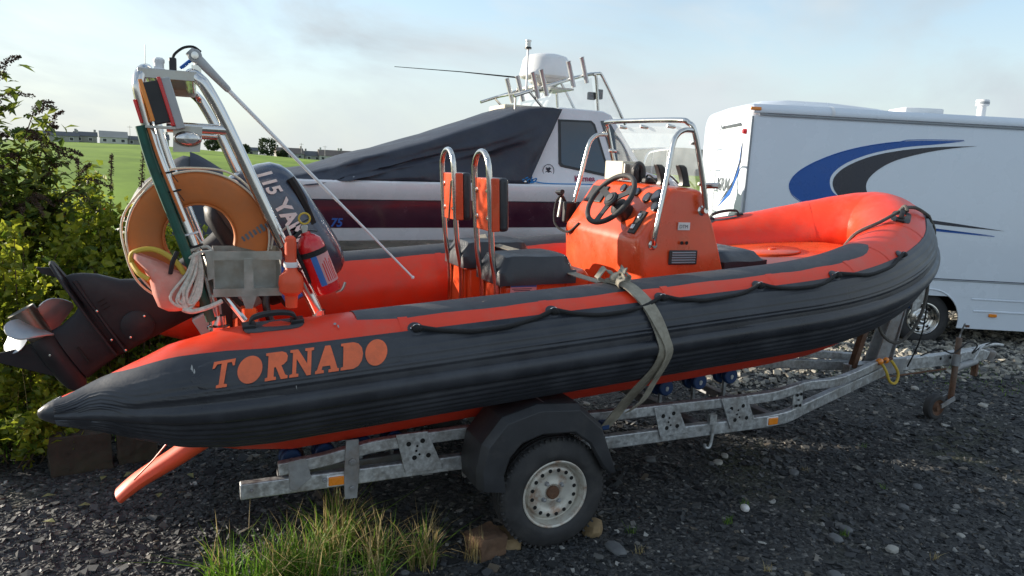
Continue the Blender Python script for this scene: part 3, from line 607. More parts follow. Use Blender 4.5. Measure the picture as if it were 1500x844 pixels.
# battery tray of folded stainless sheet
yB = -.69; tx0, tx1, tz0, tz1 = -1.60, -1.315, 1.335, 1.535
tr_ = MB(); tr_.box(((tx0 + tx1) / 2, yB + .10, tz0), (tx1 - tx0, .20, .004)); tr_.box(((tx0 + tx1) / 2, yB + .20, (tz0 + tz1) / 2), (tx1 - tx0, .004, tz1 - tz0))
tr_.box((tx0, yB + .10, (tz0 + tz1) / 2), (.004, .19, tz1 - tz0)); tr_.box((tx1, yB + .10, (tz0 + tz1) / 2), (.004, .19, tz1 - tz0))
TY = tr_.build('tray', 'brushed_steel', AF)
for z, h in ((1.513, .040), (1.345, .036)): MB().box(((tx0 + tx1) / 2, yB, z), (tx1 - tx0 + .01, .004, h)).build('tray_strip', 'brushed_steel', TY)
MB().box((-1.455, yB - .004, 1.425), (.040, .004, .15)).build('tray_web', 'brushed_steel', TY)
MB().prism([(-1.49, 1.332), (-1.42, 1.332), (-1.44, 1.27), (-1.47, 1.27)], (0, yB - .003, 0), (1, 0, 0), (0, 0, 1), (0, .004, 0)).build('tray_bracket', 'brushed_steel', TY)
MB().prism([(-1.635, 1.53), (-1.60, 1.535), (-1.60, 1.41), (-1.625, 1.40)], (0, yB + .01, 0), (1, 0, 0), (0, 0, 1), (0, .004, 0)).build('tray_flange', 'brushed_steel', TY)
b = MB(); b.tube([(-1.56, -.60, 1.325), (-1.47, -.62, 1.20)], .014, 8); b.build('tray_strut', 'stainless', TY)
# ------------------------------------------------------------------ tilted outboard motor
OB = thing('outboard_motor', 'large dark grey outboard motor tilted up on the transom of the orange inflatable', 'outboard', (-1.45, 0, 1.22))
TAU = R_(60); EU = V((math.sin(TAU), 0, math.cos(TAU))); EA = V((-math.cos(TAU), 0, math.sin(TAU))); EY = V((0, 1, 0)); P0 = V((-1.45, 0, 1.30))
def ob(a, u, y=0.): return P0 + EA * a + EU * u + EY * y
def sup(hw, a0, a1, u, n=28, p=.55, tilt=0.):
    """rounded section of the motor at height u"""
    out = []
    for k in range(n):
        t = 2 * math.pi * k / n; c, s = math.cos(t), math.sin(t)
        a = (a0 + a1) / 2 + (a1 - a0) / 2 * math.copysign(abs(c) ** p, c); y = hw * math.copysign(abs(s) ** p, s)
        out.append(ob(a, u + tilt * (a - (a0 + a1) / 2), y))
    return out
# cowling
cw = [(.10, .165, -.20, .42), (.12, .195, -.235, .475), (.16, .212, -.25, .50), (.25, .222, -.255, .515), (.35, .222, -.25, .515), (.43, .220, -.24, .505), (.50, .212, -.225, .485), (.545, .196, -.195, .45), (.572, .165, -.15, .40), (.588, .115, -.08, .32), (.594, .04, .05, .19)]
cw = [(u if u < .25 else .25 + (u - .25) * .84, h, a0 * .96, a1 * .97) for u, h, a0, a1 in cw]
b = MB(); b.loft([sup(h, a0, a1, u, tilt=-.05) for u, h, a0, a1 in cw]); CW = b.build('cowling', 'cowl_paint', OB, 50)
b = MB(); b.loft([sup(h, a0, a1, u, tilt=-.05) for u, h, a0, a1 in ((.02, .135, -.16, .36), (.05, .165, -.20, .42), (.09, .172, -.21, .435), (.105, .168, -.205, .43))]); b.build('lower_cowl', 'leg_paint', OB, 50)
b = MB(); b.loft([sup(h, a0, a1, u, tilt=-.05) for u, h, a0, a1 in ((.096, .20, -.24, .48), (.112, .203, -.243, .484), (.122, .199, -.239, .480))], cap=False); b.build('cowl_seal', 'black_plastic', OB, 50)
# air scoop slot and its raised lip
for y_ in (-1,):
    b = MB(); rg = []
    for a in np.linspace(.36, .10, 14):
        u0 = .446 + .012 * math.sin((a - .1) * 8); rg.append([ob(a, u0, y_ * .200), ob(a, u0 + .008, y_ * .217), ob(a, u0 + .030, y_ * .212), ob(a, u0 + .046, y_ * .18)])
    b.loft(rg); b.build('air_slot', 'dark_gap', CW)
# lettering on the cowling
ta, tu = -EA, EU        # reads from the stern end towards the bow end
ysd = -.2275
put_text('115', .096, ob(.468, .345, ysd), ta, tu, .002, .25, .003, width=.145).build('power_number', 'white_letter', CW)
put_text('YAMAHA', .104, ob(.285, .338, ysd), ta, tu, .002, .0, .004, width=.42).build('maker_lettering', 'white_letter', CW)
b = MB(); b.prism([(.05, .13), (.05, .20), (-.2, .25), (-.2, .13)], P0 + EY * (ysd + .003), EA, EU, EY * .003); b.build('side_decal', 'decal_blue', CW)
b = MB(); b.lathe(ob(.46, .215, -.217), EY * -1, [(0, .032), (.004, .032), (.0045, 0)], 20); rb_ = b.build('round_sticker', 'label_white', CW)
MB().lathe(ob(.46, .215, -.2215), EY * -1, [(0, .020), (.001, .020), (.0011, 0)], 18).build('sticker_print', 'red_lens', rb_)
# midsection and gearcase in one swept leg (section list: u, half width, front, aft)
lg = [(.05, .12, -.12, .30), (-.02, .105, -.10, .28), (-.15, .085, -.075, .25), (-.30, .075, -.05, .23), (-.42, .072, -.045, .255), (-.50, .070, -.042, .30), (-.57, .062, -.04, .375), (-.62, .056, -.04, .41), (-.66, .05, -.04, .43), (-.69, .045, -.04, .435)]
b = MB(); b.loft([sup(h, a0, a1, u, 28, .75) for u, h, a0, a1 in lg]); LEG = b.build('midsection', 'leg_paint', OB, 45)
b = MB(); b.loft([sup(h, a0, a1, u, 24, 1.0) for u, h, a0, a1 in ((-.69, .040, -.035, .30), (-.76, .034, -.04, .255), (-.84, .036, -.05, .235), (-.89, .045, -.06, .235))]); b.lathe(ob(-.115, -.945), EA, [(0, .004), (.02, .026), (.06, .048), (.12, .060), (.22, .064), (.33, .060), (.345, .055)], 24); GC = b.build('gearcase', 'leg_paint', OB, 45)
b = MB(); b.prism([(.05, -.705), (.50, -.715), (.52, -.703), (.46, -.695), (.05, -.688)], P0 - EY * .006, EA, EU, EY * .012)
b.prism([(-.02, -.065), (.22, -.09), (.44, -.085), (.52, -.05), (.53, 0), (.52, .05), (.44, .085), (.22, .09), (-.02, .065)], ob(0, -.715), EA, EY, EU * .012); b.build('cavitation_plate', 'leg_paint', OB, 30, .003)
b = MB(); b.prism([(.43, -.715), (.50, -.72), (.535, -.775), (.50, -.775)], P0 - EY * .008, EA, EU, EY * .016); b.build('trim_tab', 'leg_paint', OB, 30, .003)
b = MB(); sk = [(-.09, -.965), (.02, -1.0), (.22, -1.165), (.27, -1.17), (.235, -1.06), (.225, -.98)]; b.prism(sk, P0 - EY * .007, EA, EU, EY * .014); b.build('skeg', 'leg_paint', OB, 30, .004)
# cover discs, screws, water intake
b = MB(); b.lathe(ob(.06, -.545, -.062), EY * -1, [(0, .078), (.012, .078), (.018, .070), (.021, .0)], 28); b.build('service_cover', 'leg_paint', LEG)
for a, u in ((.22, -.66), (.06, -.685), (-.02, -.66), (.14, -.95), (.03, -.60), (.09, -.49)): MB().lathe(ob(a, u, -.052 if u < -.6 else -.083), EY * -1, [(0, .006), (.014, .006), (.015, 0)], 10).build('bolt', 'stainless', LEG)
MB().box(ob(.06, -.835, -.037), (.012, .008, .095), Matrix((EU, EY, EA)).transposed()).build('water_intake', 'dark_gap', GC)
for k in range(3): MB().box(ob(.21 + .022 * k, -.615, -.056), (.035, .006, .006), Matrix((EU, EY, EA)).transposed()).build('exhaust_slit', 'dark_gap', LEG)
b = MB(); b.loft([[ob(a, u, y) for y, u in ((-.047, -.655), (-.056, -.66), (-.056, -.67), (-.047, -.675))] for a in np.linspace(-.03, .40, 6)]); b.build('joint_flange', 'leg_paint', LEG)
# propeller
PC = ob(.30, -.945); b = MB(); b.lathe(ob(.228, -.945), EA, [(0, .052), (.01, .056), (.10, .058), (.158, .064), (.162, .061), (.150, .050), (.05, .046), (.05, .0)], 28); PR = b.build('propeller', 'prop_hub', OB, 40)
b = MB(); b.lathe(ob(.275, -.945), EA, [(0, .018), (.05, .018), (.06, .010), (.075, .010), (.076, 0)], 14); b.build('hub_nut', 'prop_hub', PR)
for kb in range(3):
    ph0 = R_(48 + 120 * kb); rings = []
    for r_ in np.linspace(.048, .200, 9):
        q = (r_ - .048) / .152; ch = .070 + .135 * math.sin(math.pi * min(1, q * .80 + .12)) ** 1.0 * (1 - .35 * q ** 6); pit = R_(62 - 34 * q); rg = []
        if q > .9: ch *= .72
        ph = ph0 + .25 * q
        rad_ = EY * math.cos(ph) + EU * math.sin(ph); tg = -EY * math.sin(ph) + EU * math.cos(ph)
        cd = EA * math.sin(pit) + tg * math.cos(pit); nn_ = EA * math.cos(pit) - tg * math.sin(pit)
        for s in np.linspace(-.5, .5, 9): rg.append(PC + rad_ * (r_ * (1 - .06 * s * s)) + cd * (s * ch) + nn_ * (.02 * (s * s) + .003 - .02 * q))
        for s in np.linspace(.5, -.5, 9): rg.append(PC + rad_ * (r_ * (1 - .06 * s * s)) + cd * (s * ch) + nn_ * (.02 * (s * s) - .003 - .02 * q))
        rings.append(rg)
    b = MB(); b.loft(rings); b.build('blade', 'prop_steel', PR, 45)
# clamp bracket, swivel, tilt ram
b = MB()
for s in (-1, 1): b.prism([(-1.50, 1.24), (-1.36, 1.25), (-1.36, 1.31), (-1.44, 1.40), (-1.54, 1.40), (-1.56, 1.22), (-1.54, .92), (-1.505, .90)], (0, s * .13, 0), (1, 0, 0), (0, 0, 1), (0, .025, 0))
b.build('clamp_bracket', 'leg_paint', OB, 30, .005)
b = MB(); b.tube([(-1.49, -.19, 1.365), (-1.49, .19, 1.365)], .03, 14); b.build('tilt_tube', 'stainless', OB)
b = MB(); b.loft([[ob(a, u, y) for a, y in ((-.16, -.07), (-.05, -.07), (-.05, .07), (-.16, .07))] for u in (-.32, -.1, .09)]); b.tube([ob(-.11, .0), ob(-.02, .0)], .06, 12); b.build('swivel_bracket', 'grey_plastic', OB, 30, .01)
b = MB(); b.tube([(-1.54, 0, .95), (-1.62, 0, 1.10)], .035, 14); b.tube([(-1.62, 0, 1.10), (-1.66, 0, 1.22)], .016, 10); b.build('tilt_ram', 'leg_paint', OB)
b = MB(); b.tube(cr([(-1.62, -.12, 1.35), (-1.56, -.20, 1.33), (-1.48, -.24, 1.22), (-1.40, -.20, 1.16)], 5), .014, 9); b.build('steering_hose', 'rope_black', OB)
b = MB(); b.tube(cr([(-1.34, -.06, 1.45), (-1.30, -.12, 1.32), (-1.34, -.18, 1.2), (-1.30, -.22, 1.05)], 5), .020, 9); b.build('rigging_tube', 'black_plastic', OB)

# ------------------------------------------------------------------ horseshoe lifebuoy
LR = thing('lifebuoy', 'faded orange horseshoe lifebuoy with cream edging hung on the stainless roll frame', 'lifebuoy', (-1.67, -.52, 1.29))
RC = V((-1.652, -.505, 1.578)); ro, ri, hd = .304, .146, .05
def ringpt(a, q): # q angle round the section
    r_ = (ro + ri) / 2 + (ro - ri) / 2 * math.copysign(abs(math.cos(q)) ** .45, math.cos(q)); y = hd * math.copysign(abs(math.sin(q)) ** .6, math.sin(q))
    st_ = 1.0 if math.sin(a) > -.1 else 1.0 + .10 * (-math.sin(a) - .1)
    return RC + V((r_ * math.cos(a) * 1.0, y, r_ * math.sin(a) * st_))
aa = np.linspace(R_(-14), R_(268), 60); b = MB(); b.loft([[ringpt(a, 2 * math.pi * k / 24) for k in range(24)] for a in aa]); b.build('ring_body', 'ring_vinyl', LR, 50)
for sy in (-1, 1):
    for rr in (ro - .004, ri + .006):
        b = MB(); b.tube([RC + V((rr * math.cos(a), sy * hd * .86, rr * math.sin(a) * (1 if math.sin(a) > -.1 else 1 + .10 * (-math.sin(a) - .1)))) for a in aa], .0045, 6); b.build('piping', 'cream' if rr > .2 else 'ring_vinyl', LR)
b = MB(); b.tube([RC + V(((ro + .014 + .006 * math.sin(a * 7)) * math.cos(a), -.02 + .02 * math.sin(a * 5), (ro + .014 + .006 * math.sin(a * 7)) * math.sin(a) * (1 if math.sin(a) > -.1 else 1 + .10 * (-math.sin(a) - .1)))) for a in np.linspace(R_(-10), R_(250), 60)], .005, 8); b.build('grab_line', 'rope_grey' if False else 'cream', LR)
for k in range(7):
    c_ = RC + V((.185 + .017 * k, -hd - .0012, -.004 + .0105 * k)); e_ = V((.85, 0, .53)); g_ = V((-.53, 0, .85)); wv, hv = .007 * random.uniform(.6, 1.1), .018 * random.uniform(.6, 1.1)
    MB().add([c_ + e_ * (wv * sx_) + g_ * (hv * sz_) for sx_, sz_ in ((-1, -1), (1, -.8), (.8, 1), (-1, .9))], [(0, 1, 2, 3)]).build('worn_print', 'text_grey', LR, 0, recalc=False)

# ------------------------------------------------------------------ throw bag with its line
TB = thing('throw_bag', 'faded pink throw bag with yellow rim hanging below the horseshoe lifebuoy', 'bag', (-1.77, -.68, 1.26))
rings = []
for p, rx, ry, ang in ((V((-1.86, -.60, 1.495)), .075, .050, 35), (V((-1.845, -.615, 1.47)), .085, .060, 30), (V((-1.80, -.645, 1.44)), .085, .060, 15), (V((-1.775, -.655, 1.40)), .085, .060, 5), (V((-1.765, -.66, 1.34)), .083, .060, -3), (V((-1.757, -.66, 1.29)), .072, .055, -6), (V((-1.752, -.66, 1.27)), .045, .035, -6)):
    d = V((math.cos(R_(ang)), 0, -math.sin(R_(ang)) * .6)).normalized(); rings.append([p + d * (rx * math.cos(t) * (1 + .06 * math.sin(5 * t))) + V((0, 1, 0)) * (ry * math.sin(t) * (1 + .06 * math.cos(4 * t))) for t in np.linspace(0, 2 * math.pi, 25)[:-1]])
b = MB(); b.loft(rings); b.build('bag_body', 'bag_fabric', TB, 60)
b = MB(); b.tube(cr([(-1.93, -.60, 1.475), (-1.92, -.61, 1.52), (-1.84, -.63, 1.535), (-1.76, -.655, 1.49), (-1.72, -.67, 1.43)], 6), .012, 8); b.tube(cr([(-1.93, -.60, 1.475), (-1.90, -.655, 1.435), (-1.86, -.68, 1.41)], 6), .011, 8); b.build('bag_rim', 'bag_trim', TB)
MB().tube(cr([(-1.775, -.71, 1.44), (-1.765, -.725, 1.49), (-1.745, -.715, 1.535)], 5), .010, 7).build('bag_strap', 'rope_black', TB)
LN = thing('rope_coil', 'coil of off-white rope tied to the roll frame beside the metal tray', 'rope', (-1.66, -.69, 1.27))
for k in range(7):
    dx = random.uniform(-.02, .02); b = MB()
    b.tube(cr([(-1.672 + dx * .3, -.675 - .006 * k, 1.525), (-1.690 + dx, -.70 - .007 * (k % 3), 1.44), (-1.74 + dx * 2, -.735, 1.33 + .012 * (k % 4)), (-1.715 + dx, -.735, 1.285 + .01 * (k % 3)), (-1.675 + dx, -.72, 1.34), (-1.655 + dx * .5, -.695, 1.44), (-1.66, -.675, 1.525)], 5), .0062, 7); b.build('loop', 'rope_white', LN)
b = MB(); b.tube(cr([(-1.70, -.66, 1.50), (-1.66, -.675, 1.525), (-1.61, -.66, 1.53), (-1.63, -.62, 1.545), (-1.70, -.635, 1.525)], 5, True), .0075, 7, closed=True); b.build('lashing', 'rope_white', LN); b = MB(); b.tube(cr([(-1.73, -.735, 1.285), (-1.69, -.74, 1.275), (-1.62, -.72, 1.29), (-1.57, -.70, 1.31)], 5), .011, 8); b.build('rope_tail', 'rope_white', LN)

# ------------------------------------------------------------------ fire extinguisher
FX = thing('fire_extinguisher', 'red fire extinguisher with blue label strapped to the roll frame', 'extinguisher', (-1.10, -.68, 1.33))
ax_ = V((-.36, 0, .93)).normalized(); fb = V((-1.095, -.675, 1.335))
b = MB(); b.lathe(fb, ax_, [(0, .040), (.006, .058), (.02, .063), (.235, .063), (.262, .055), (.282, .036), (.292, .022), (.305, .021)], 28); b.build('cylinder', 'ext_red', FX)
sx = ax_.cross(V((0, 1, 0))).normalized()
rings = [[fb + ax_ * h + (V((0, -1, 0)) * math.cos(t) - sx * math.sin(t)) * .0638 for t in np.linspace(R_(-25), R_(75), 12)] for h in (.05, .21)]
b = MB(); b.loft(rings, open_ring=True, cap=False); lbx = b.build('label_panel', 'label_pink', FX, recalc=False)
rings = [[fb + ax_ * h + (V((0, -1, 0)) * math.cos(t) - sx * math.sin(t)) * .0645 for t in np.linspace(R_(-25), R_(0), 6)] for h in (.048, .212)]
b = MB(); b.loft(rings, open_ring=True, cap=False); b.build('label_band', 'label_blue', lbx, recalc=False)
for k in range(6):
    rings = [[fb + ax_ * h + (V((0, -1, 0)) * math.cos(t) - sx * math.sin(t)) * .0645 for t in np.linspace(R_(10 + 10 * k), R_(15 + 10 * k), 3)] for h in (.06, .15 + .01 * (k % 3))]
    b = MB(); b.loft(rings, open_ring=True, cap=False); b.build('label_print', 'red_lens', lbx, recalc=False)
b = MB(); b.lathe(fb + ax_ * .192, ax_, [(0, .0650), (.026, .0650)], 26, cap=False); b.build('strap', 'rope_black', FX)
b = MB(); b.box(fb + ax_ * .318, (.03, .03, .04)); b.build('valve', 'brushed_steel', FX, bevel=.004)
b = MB(); b.bar(fb + ax_ * .335 + V((-.03, 0, 0)), fb + ax_ * .36 + V((.045, 0, .015)), .02, .006); b.bar(fb + ax_ * .315 + V((-.01, 0, 0)), fb + ax_ * .31 + V((.055, 0, .0)), .02, .006); b.build('lever', 'black_plastic', FX)
b = MB(); pp = fb + ax_ * .372; b.tube([pp + V((.025 * math.cos(t) + .02, -.01, .025 * math.sin(t))) for t in np.linspace(0, 2 * math.pi, 15)[:-1]], .0045, 6, closed=True); b.build('pull_ring', 'bag_trim', FX)
b = MB(); b.tube(cr([fb + ax_ * .31 + V((-.02, -.02, 0)), fb + ax_ * .29 + V((-.06, -.04, -.02)), fb + ax_ * .2 + V((-.075, -.03, 0)), fb + ax_ * .05 + V((-.07, -.01, 0))], 5), .009, 8); b.build('discharge_hose', 'rope_black', FX)
b = MB(); b.tube(cr([fb + V((.03, -.02, .0)), fb + V((.055, -.03, .015)), fb + V((.07, -.03, .05))], 5), .007, 7); b.build('hook', 'brushed_steel', FX)
# bracket between extinguisher and frame leg
MB().bar((-1.215, -.622, 1.44), (-1.16, -.672, 1.46), .02, .012).build('bracket', 'brushed_steel', FX)

# ------------------------------------------------------------------ orange marker float
b = MB(); b.lathe((-1.272, -.715, 1.275), (-.01, 0, 1), [(0, .026), (.03, .028), (.055, .030), (.075, .052), (.115, .057), (.145, .052), (.165, .034), (.18, .026), (.27, .026), (.29, .027), (.32, .024), (.33, .012), (.332, .0)], 24)
FL = thing('marker_float', 'upright orange plastic marker float between metal tray and fire extinguisher', 'float', (-1.272, -.715, 1.27)); b.build('float_body', 'float_plastic', FL)
b = MB(); b.lathe((-1.274, -.715, 1.462), (0, 0, 1), [(0, .031), (.012, .033), (.024, .031)], 18); b.build('band', 'white_plastic', FL)
MB().tube([(-1.272, -.715, 1.60), (-1.285, -.68, 1.645), (-1.30, -.63, 1.62)], .005, 6).build('lanyard', 'rope_white', FL)

# ------------------------------------------------------------------ aerial folded down from the frame
AN = thing('radio_aerial', 'long white radio aerial folded down from the ratchet mount on the roll frame', 'aerial', (-1.65, -.45, 2.33))
p0 = V((-1.655, -.47, 2.385)); p1 = V((-.63, -.47, 1.365)); dd = (p1 - p0).normalized()
b = MB(); b.tube([p0 - dd * .03, p0 + dd * .03, p0 + dd * .19, p0 + dd * .2], [.024, .022, .015, .011], 12); b.lathe(p0 + V((0, -.018, 0)), (0, 1, 0), [(0, .026), (.005, .030), (.032, .030), (.037, .025)], 18); b.build('ratchet_mount', 'grey_plastic', AN)
MB().lathe(p0 + V((0, -.022, 0)), (0, -1, 0), [(0, .016), (.006, .016), (.007, 0)], 12).build('mount_bolt', 'stainless', AN)
b = MB(); b.tube([p0 + dd * .19, p0 + dd * .7, p1], [.010, .008, .005], 10); b.build('whip', 'white_plastic', AN)
b = MB(); b.ball(p1, .009, 8, 6); b.build('tip_cap', 'white_plastic', AN)

# ------------------------------------------------------------------ lashing strap over the boat
SP = thing('tie_down_strap', 'knotted khaki webbing strap lashed over the inflatable tube down to the trailer', 'strap', (.40, -1.1, .62))
def ribbon(path, wdir, w_, th=.004, twist=None):
    b = MB(); rings = []
    P = [V(p) for p in path]
    for i, p in enumerate(P):
        t = (P[min(i + 1, len(P) - 1)] - P[max(i - 1, 0)]).normalized(); wd = V(wdir[i] if isinstance(wdir, list) else wdir); wd = (wd - t * wd.dot(t)).normalized(); nn = t.cross(wd)
        rings.append([p + wd * (a * w_ / 2) + nn * (c * th / 2) for a, c in ((-1, -1), (0, -.8), (1, -1), (1, 1), (0, .8), (-1, 1))])
    b.loft(rings); return b
xs = .42
over = [spt(.36, -25, .014), spt(.375, 0, .016), spt(.40, 20, .016), spt(.43, 45, .018), spt(.46, 66, .016), spt(.485, 90, .032), spt(.49, 100, .033), spt(.49, 115, .018), spt(.475, 132, .014), V((.455, -.97, .80)), V((.43, -.90, .70)), V((.40, -.84, .60)), V((.39, -.80, .55))]
ribbon(cr(over, 4), (1, 0, .1), .076, .005).build('webbing_run', 'webbing', SP)
ov2 = [spt(.34, -10, .020), spt(.375, 20, .024), spt(.415, 45, .026), spt(.455, 70, .028), spt(.50, 92, .040), spt(.52, 110, .026), V((.52, -1.04, .86)), V((.49, -1.0, .76)), V((.45, -.93, .68))]
ribbon(cr(ov2, 4), (1, .2, .25), .052, .005).build('webbing_tail', 'webbing', SP)
ins = [spt(.36, -25, .014), V((.20, -.42, 1.36)), V((.05, -.10, 1.43)), V((.06, .20, 1.475)), V((.10, .46, 1.50)), V((.14, .62, 1.44)), spt(.18, -20, .02, 1), spt(.22, 40, .02, 1), spt(.28, 95, .04, 1), V((.34, .90, .70)), V((.36, .82, .56))]
ins[1] = V((.30, -.50, 1.375)); ins[2] = V((.26, -.20, 1.42))
ribbon(cr(ins, 4), (1, 0, .1), .055, .005).build('webbing_run', 'webbing', SP)
for c, rr, ph in ((spt(.33, -4, .045), .050, .2), (spt(.40, 8, .050), .048, 1.2), (spt(.37, 12, .035), .045, 2.1)):
    ctr = V(c); p = [ctr + V((math.cos(t) * rr * math.cos(ph * .5) - .012 * math.sin(2 * t), math.cos(t) * rr * math.sin(ph * .5) * .7, math.sin(t) * rr * .62 + .008 * math.cos(3 * t + ph))) for t in np.linspace(0, 2 * math.pi, 21)]
    ribbon(p, (.2, 1, .3), .046, .006).build('knot_loop', 'webbing', SP)
b = MB(); b.ball(spt(.375, 6, .034), .040, 14, 9, (1.2, .9, .8)); b.build('knot', 'webbing', SP, 60)
b = MB(); b.box((.385, -.80, .57), (.05, .05, .045)); b.build('strap_hook', 'blue_roller', SP, bevel=.006)

# ------------------------------------------------------------------ bow painter
i = min((k for k in range(len(FR)) if FR[k][0].y < 0), key=lambda k: abs(FR[k][0].y + .44)); hb = tpt(i, 8, .062)
BP = thing('bow_line', 'dark bow line running from the bow handle down to the winch post', 'rope', (3.4, -.3, 1.0))
i2 = min(range(len(FR)), key=lambda k: abs(FR[k][0].y + .20)); ia = min((k for k in range(len(FR)) if FR[k][0].y < 0), key=lambda k: abs(FR[k][0].y + .60))
pth = [tpt(ia, -75, .012), tpt(ia, -40, .014), tpt(ia + 2, -12, .018), hb - V((.03, -.02, .03)), hb, tpt(i + 4, 22, .03), tpt(i2 - 4, 42, .022), tpt(i2, 62, .024), tpt(i2, 85, .045), V((3.52, -.24, 1.38)), V((3.56, -.25, 1.15)), V((3.50, -.25, .90)), V((3.36, -.22, .74)), V((3.22, -.18, .80)), V((3.18, -.12, .98))]
b = MB(); b.tube(cr(pth, 6), .0125, 8); b.build('line', 'rope_grey', BP)
MB().tube(cr([V((3.55, -.25, 1.20)), V((3.62, -.22, .95)), V((3.64, -.18, .72)), V((3.62, -.12, .50))], 5), .006, 6).build('loose_end', 'rope_black', BP)
MB().tube(cr([hb + V((.0, -.03, -.02)), hb + V((.01, .0, .014)), hb + V((.02, .04, -.02))], 5), .014, 8).build('hitch_turn', 'rope_grey', BP)
# ------------------------------------------------------------------ boat trailer
TR = thing('boat_trailer', 'galvanised steel roller boat trailer carrying the orange inflatable', 'trailer', (.6, 0, 0))
YR = .75
def heel_plate(poly, y, holes, parent, m='galvanised'):
    """steel plate in an XZ plane with real holes shown as dark recessed discs with rims"""
    b = MB(); b.prism(poly, (0, y, 0), (1, 0, 0), (0, 0, 1), (0, .008, 0)); p = b.build('gusset_plate', m, parent, 30, .002)
    for x, z, r_ in holes:
        b = MB(); b.lathe((x, y - .0018, z), (0, 1, 0), [(.004, r_), (0, r_), (.0, 0)], 14, cap=False); b.build('bolt_hole', 'dark_gap', p)
for s in (-1, 1):
    zf = .004 * s
    low = [(-1.51, s * YR, .425), (-.3, s * YR, .440), (.9, s * YR, .452), (1.58, s * YR, .458), (1.78, s * (YR - .03), .460), (1.98, s * (YR - .11), .463), (3.40, s * .075, .47)]
    b = MB(); b.sweep_rect(cr(low[:4], 3) + cr(low[3:6], 5)[1:] + [low[6]], .048, .078); b.build('chassis_rail', 'galvanised', TR, 30, .006)
    upr = [(-1.34, s * YR, .512), (-1.15, s * YR, .530), (-1.0, s * YR, .556), (-.82, s * YR, .580), (-.25, s * YR, .600), (.5, s * YR, .605), (1.3, s * YR, .612), (1.60, s * YR, .618), (1.80, s * (YR - .03), .632), (2.05, s * (YR - .14), .612), (2.5, s * .47, .570), (3.30, s * .105, .545)]
    b = MB(); b.sweep_rect(cr(upr, 3), .045, .062); b.build('bearer_rail', 'galvanised', TR, 30, .006)
    # gusset plates with holes
    yo = s * YR - .033 if s < 0 else s * YR + .026
    for pl in (((-.785, .628), (-.625, .632), (-.535, .425), (-.735, .420)), ((.725, .630), (.885, .634), (.975, .455), (.780, .450)), ((1.20, .642), (1.395, .646), (1.485, .450), (1.29, .445)), ((1.835, .65), (1.905, .652), (1.935, .45), (1.84, .45))):
        cx_ = sum(p[0] for p in pl) / 4; w_ = (pl[1][0] - pl[0][0]); hl = []
        if w_ > .1:
            for q, z in ((-.26, .575), (.20, .585), (-.06, .535), (.0, .560), (-.16, .500), (.30, .505), (.02, .515)): hl.append((cx_ + q * w_ - .02 * (z - .53) / .1, z, .0125 if abs(q) > .1 else .006))
        else:
            for q, z in ((-.2, .60), (.25, .605), (-.2, .53), (.25, .53), (0, .567)): hl.append((cx_ + q * w_, z - .01, .010 if q else .006))
        pl2 = [(x + (.0 if True else 0), z) for x, z in pl]
        if pl[0][0] > 1.8:
            b = MB(); b.prism(pl2, (0, s * YR - (.018 if s < 0 else -.010) + (.055 if s < 0 else -.055), 0), (1, -s * .3 * 0, 0), (0, 0, 1), (0, .008, 0)); p = b.build('gusset_plate', 'galvanised', TR, 30, .002)
            for x, z, r_ in hl: MB().lathe((x, s * (YR - .045) - .0155 if s < 0 else s * YR, z), (0, 1, 0), [(0, r_), (.003, r_), (.003, 0)], 12).build('bolt_hole', 'dark_gap', p)
        else: heel_plate(pl2, yo, hl, TR)
    # short bracket lugs at the back
    b = MB(); b.prism([(-1.30, .55), (-1.22, .56), (-1.19, .46), (-1.26, .40), (-1.29, .41)], (0, s * YR - .030, 0), (1, 0, 0), (0, 0, 1), (0, .006, 0)); b.build('bracket', 'galv_dull', TR, 30, .003); b = MB(); b.prism([(-1.03, .63), (-.97, .63), (-.965, .47), (-.975, .33), (-1.035, .33), (-1.04, .45)], (0, s * YR - .040, 0), (1, 0, 0), (0, 0, 1), (0, .010, 0)); b.build('bracket', 'galv_dull', TR, 30, .003)
    for (x, z, r_) in ((-1.0, .52, .019), (-1.0, .385, .015), (-1.13, .438, .012), (-1.46, .43, .008), (1.27, .56, .016)):
        b = MB(); b.lathe((x, s * YR + s * .026 + (s * .014 if x == -1.0 else 0), z), (0, s, 0), [(0, r_), (.010, r_), (.012, r_ * .6), (.02, r_ * .6), (.021, 0)], 6); b.build('bolt', 'galv_dull', TR)
    # amber reflectors
    for x, z in ((-1.075, .425), (1.62, .458)):
        b = MB(); b.box((x, s * (YR + .027), z + .004), (.088, .008, .056)); p = b.build('reflector_base', 'white_plastic', TR, bevel=.003); MB().box((x, s * (YR + .034), z + .004), (.074, .010, .044)).build('reflector', 'amber', p, bevel=.004)
    # hook hanging under the rail
    b = MB(); b.tube(cr([(1.15, s * (YR + .03), .52), (1.155, s * (YR + .035), .44), (1.15, s * (YR + .035), .37), (1.135, s * (YR + .035), .345), (1.11, s * (YR + .035), .35), (1.105, s * (YR + .035), .37)], 4), .009, 8); b.box((1.15, s * (YR + .025), .52), (.05, .03, .06)); b.build('tie_hook', 'galvanised', TR)
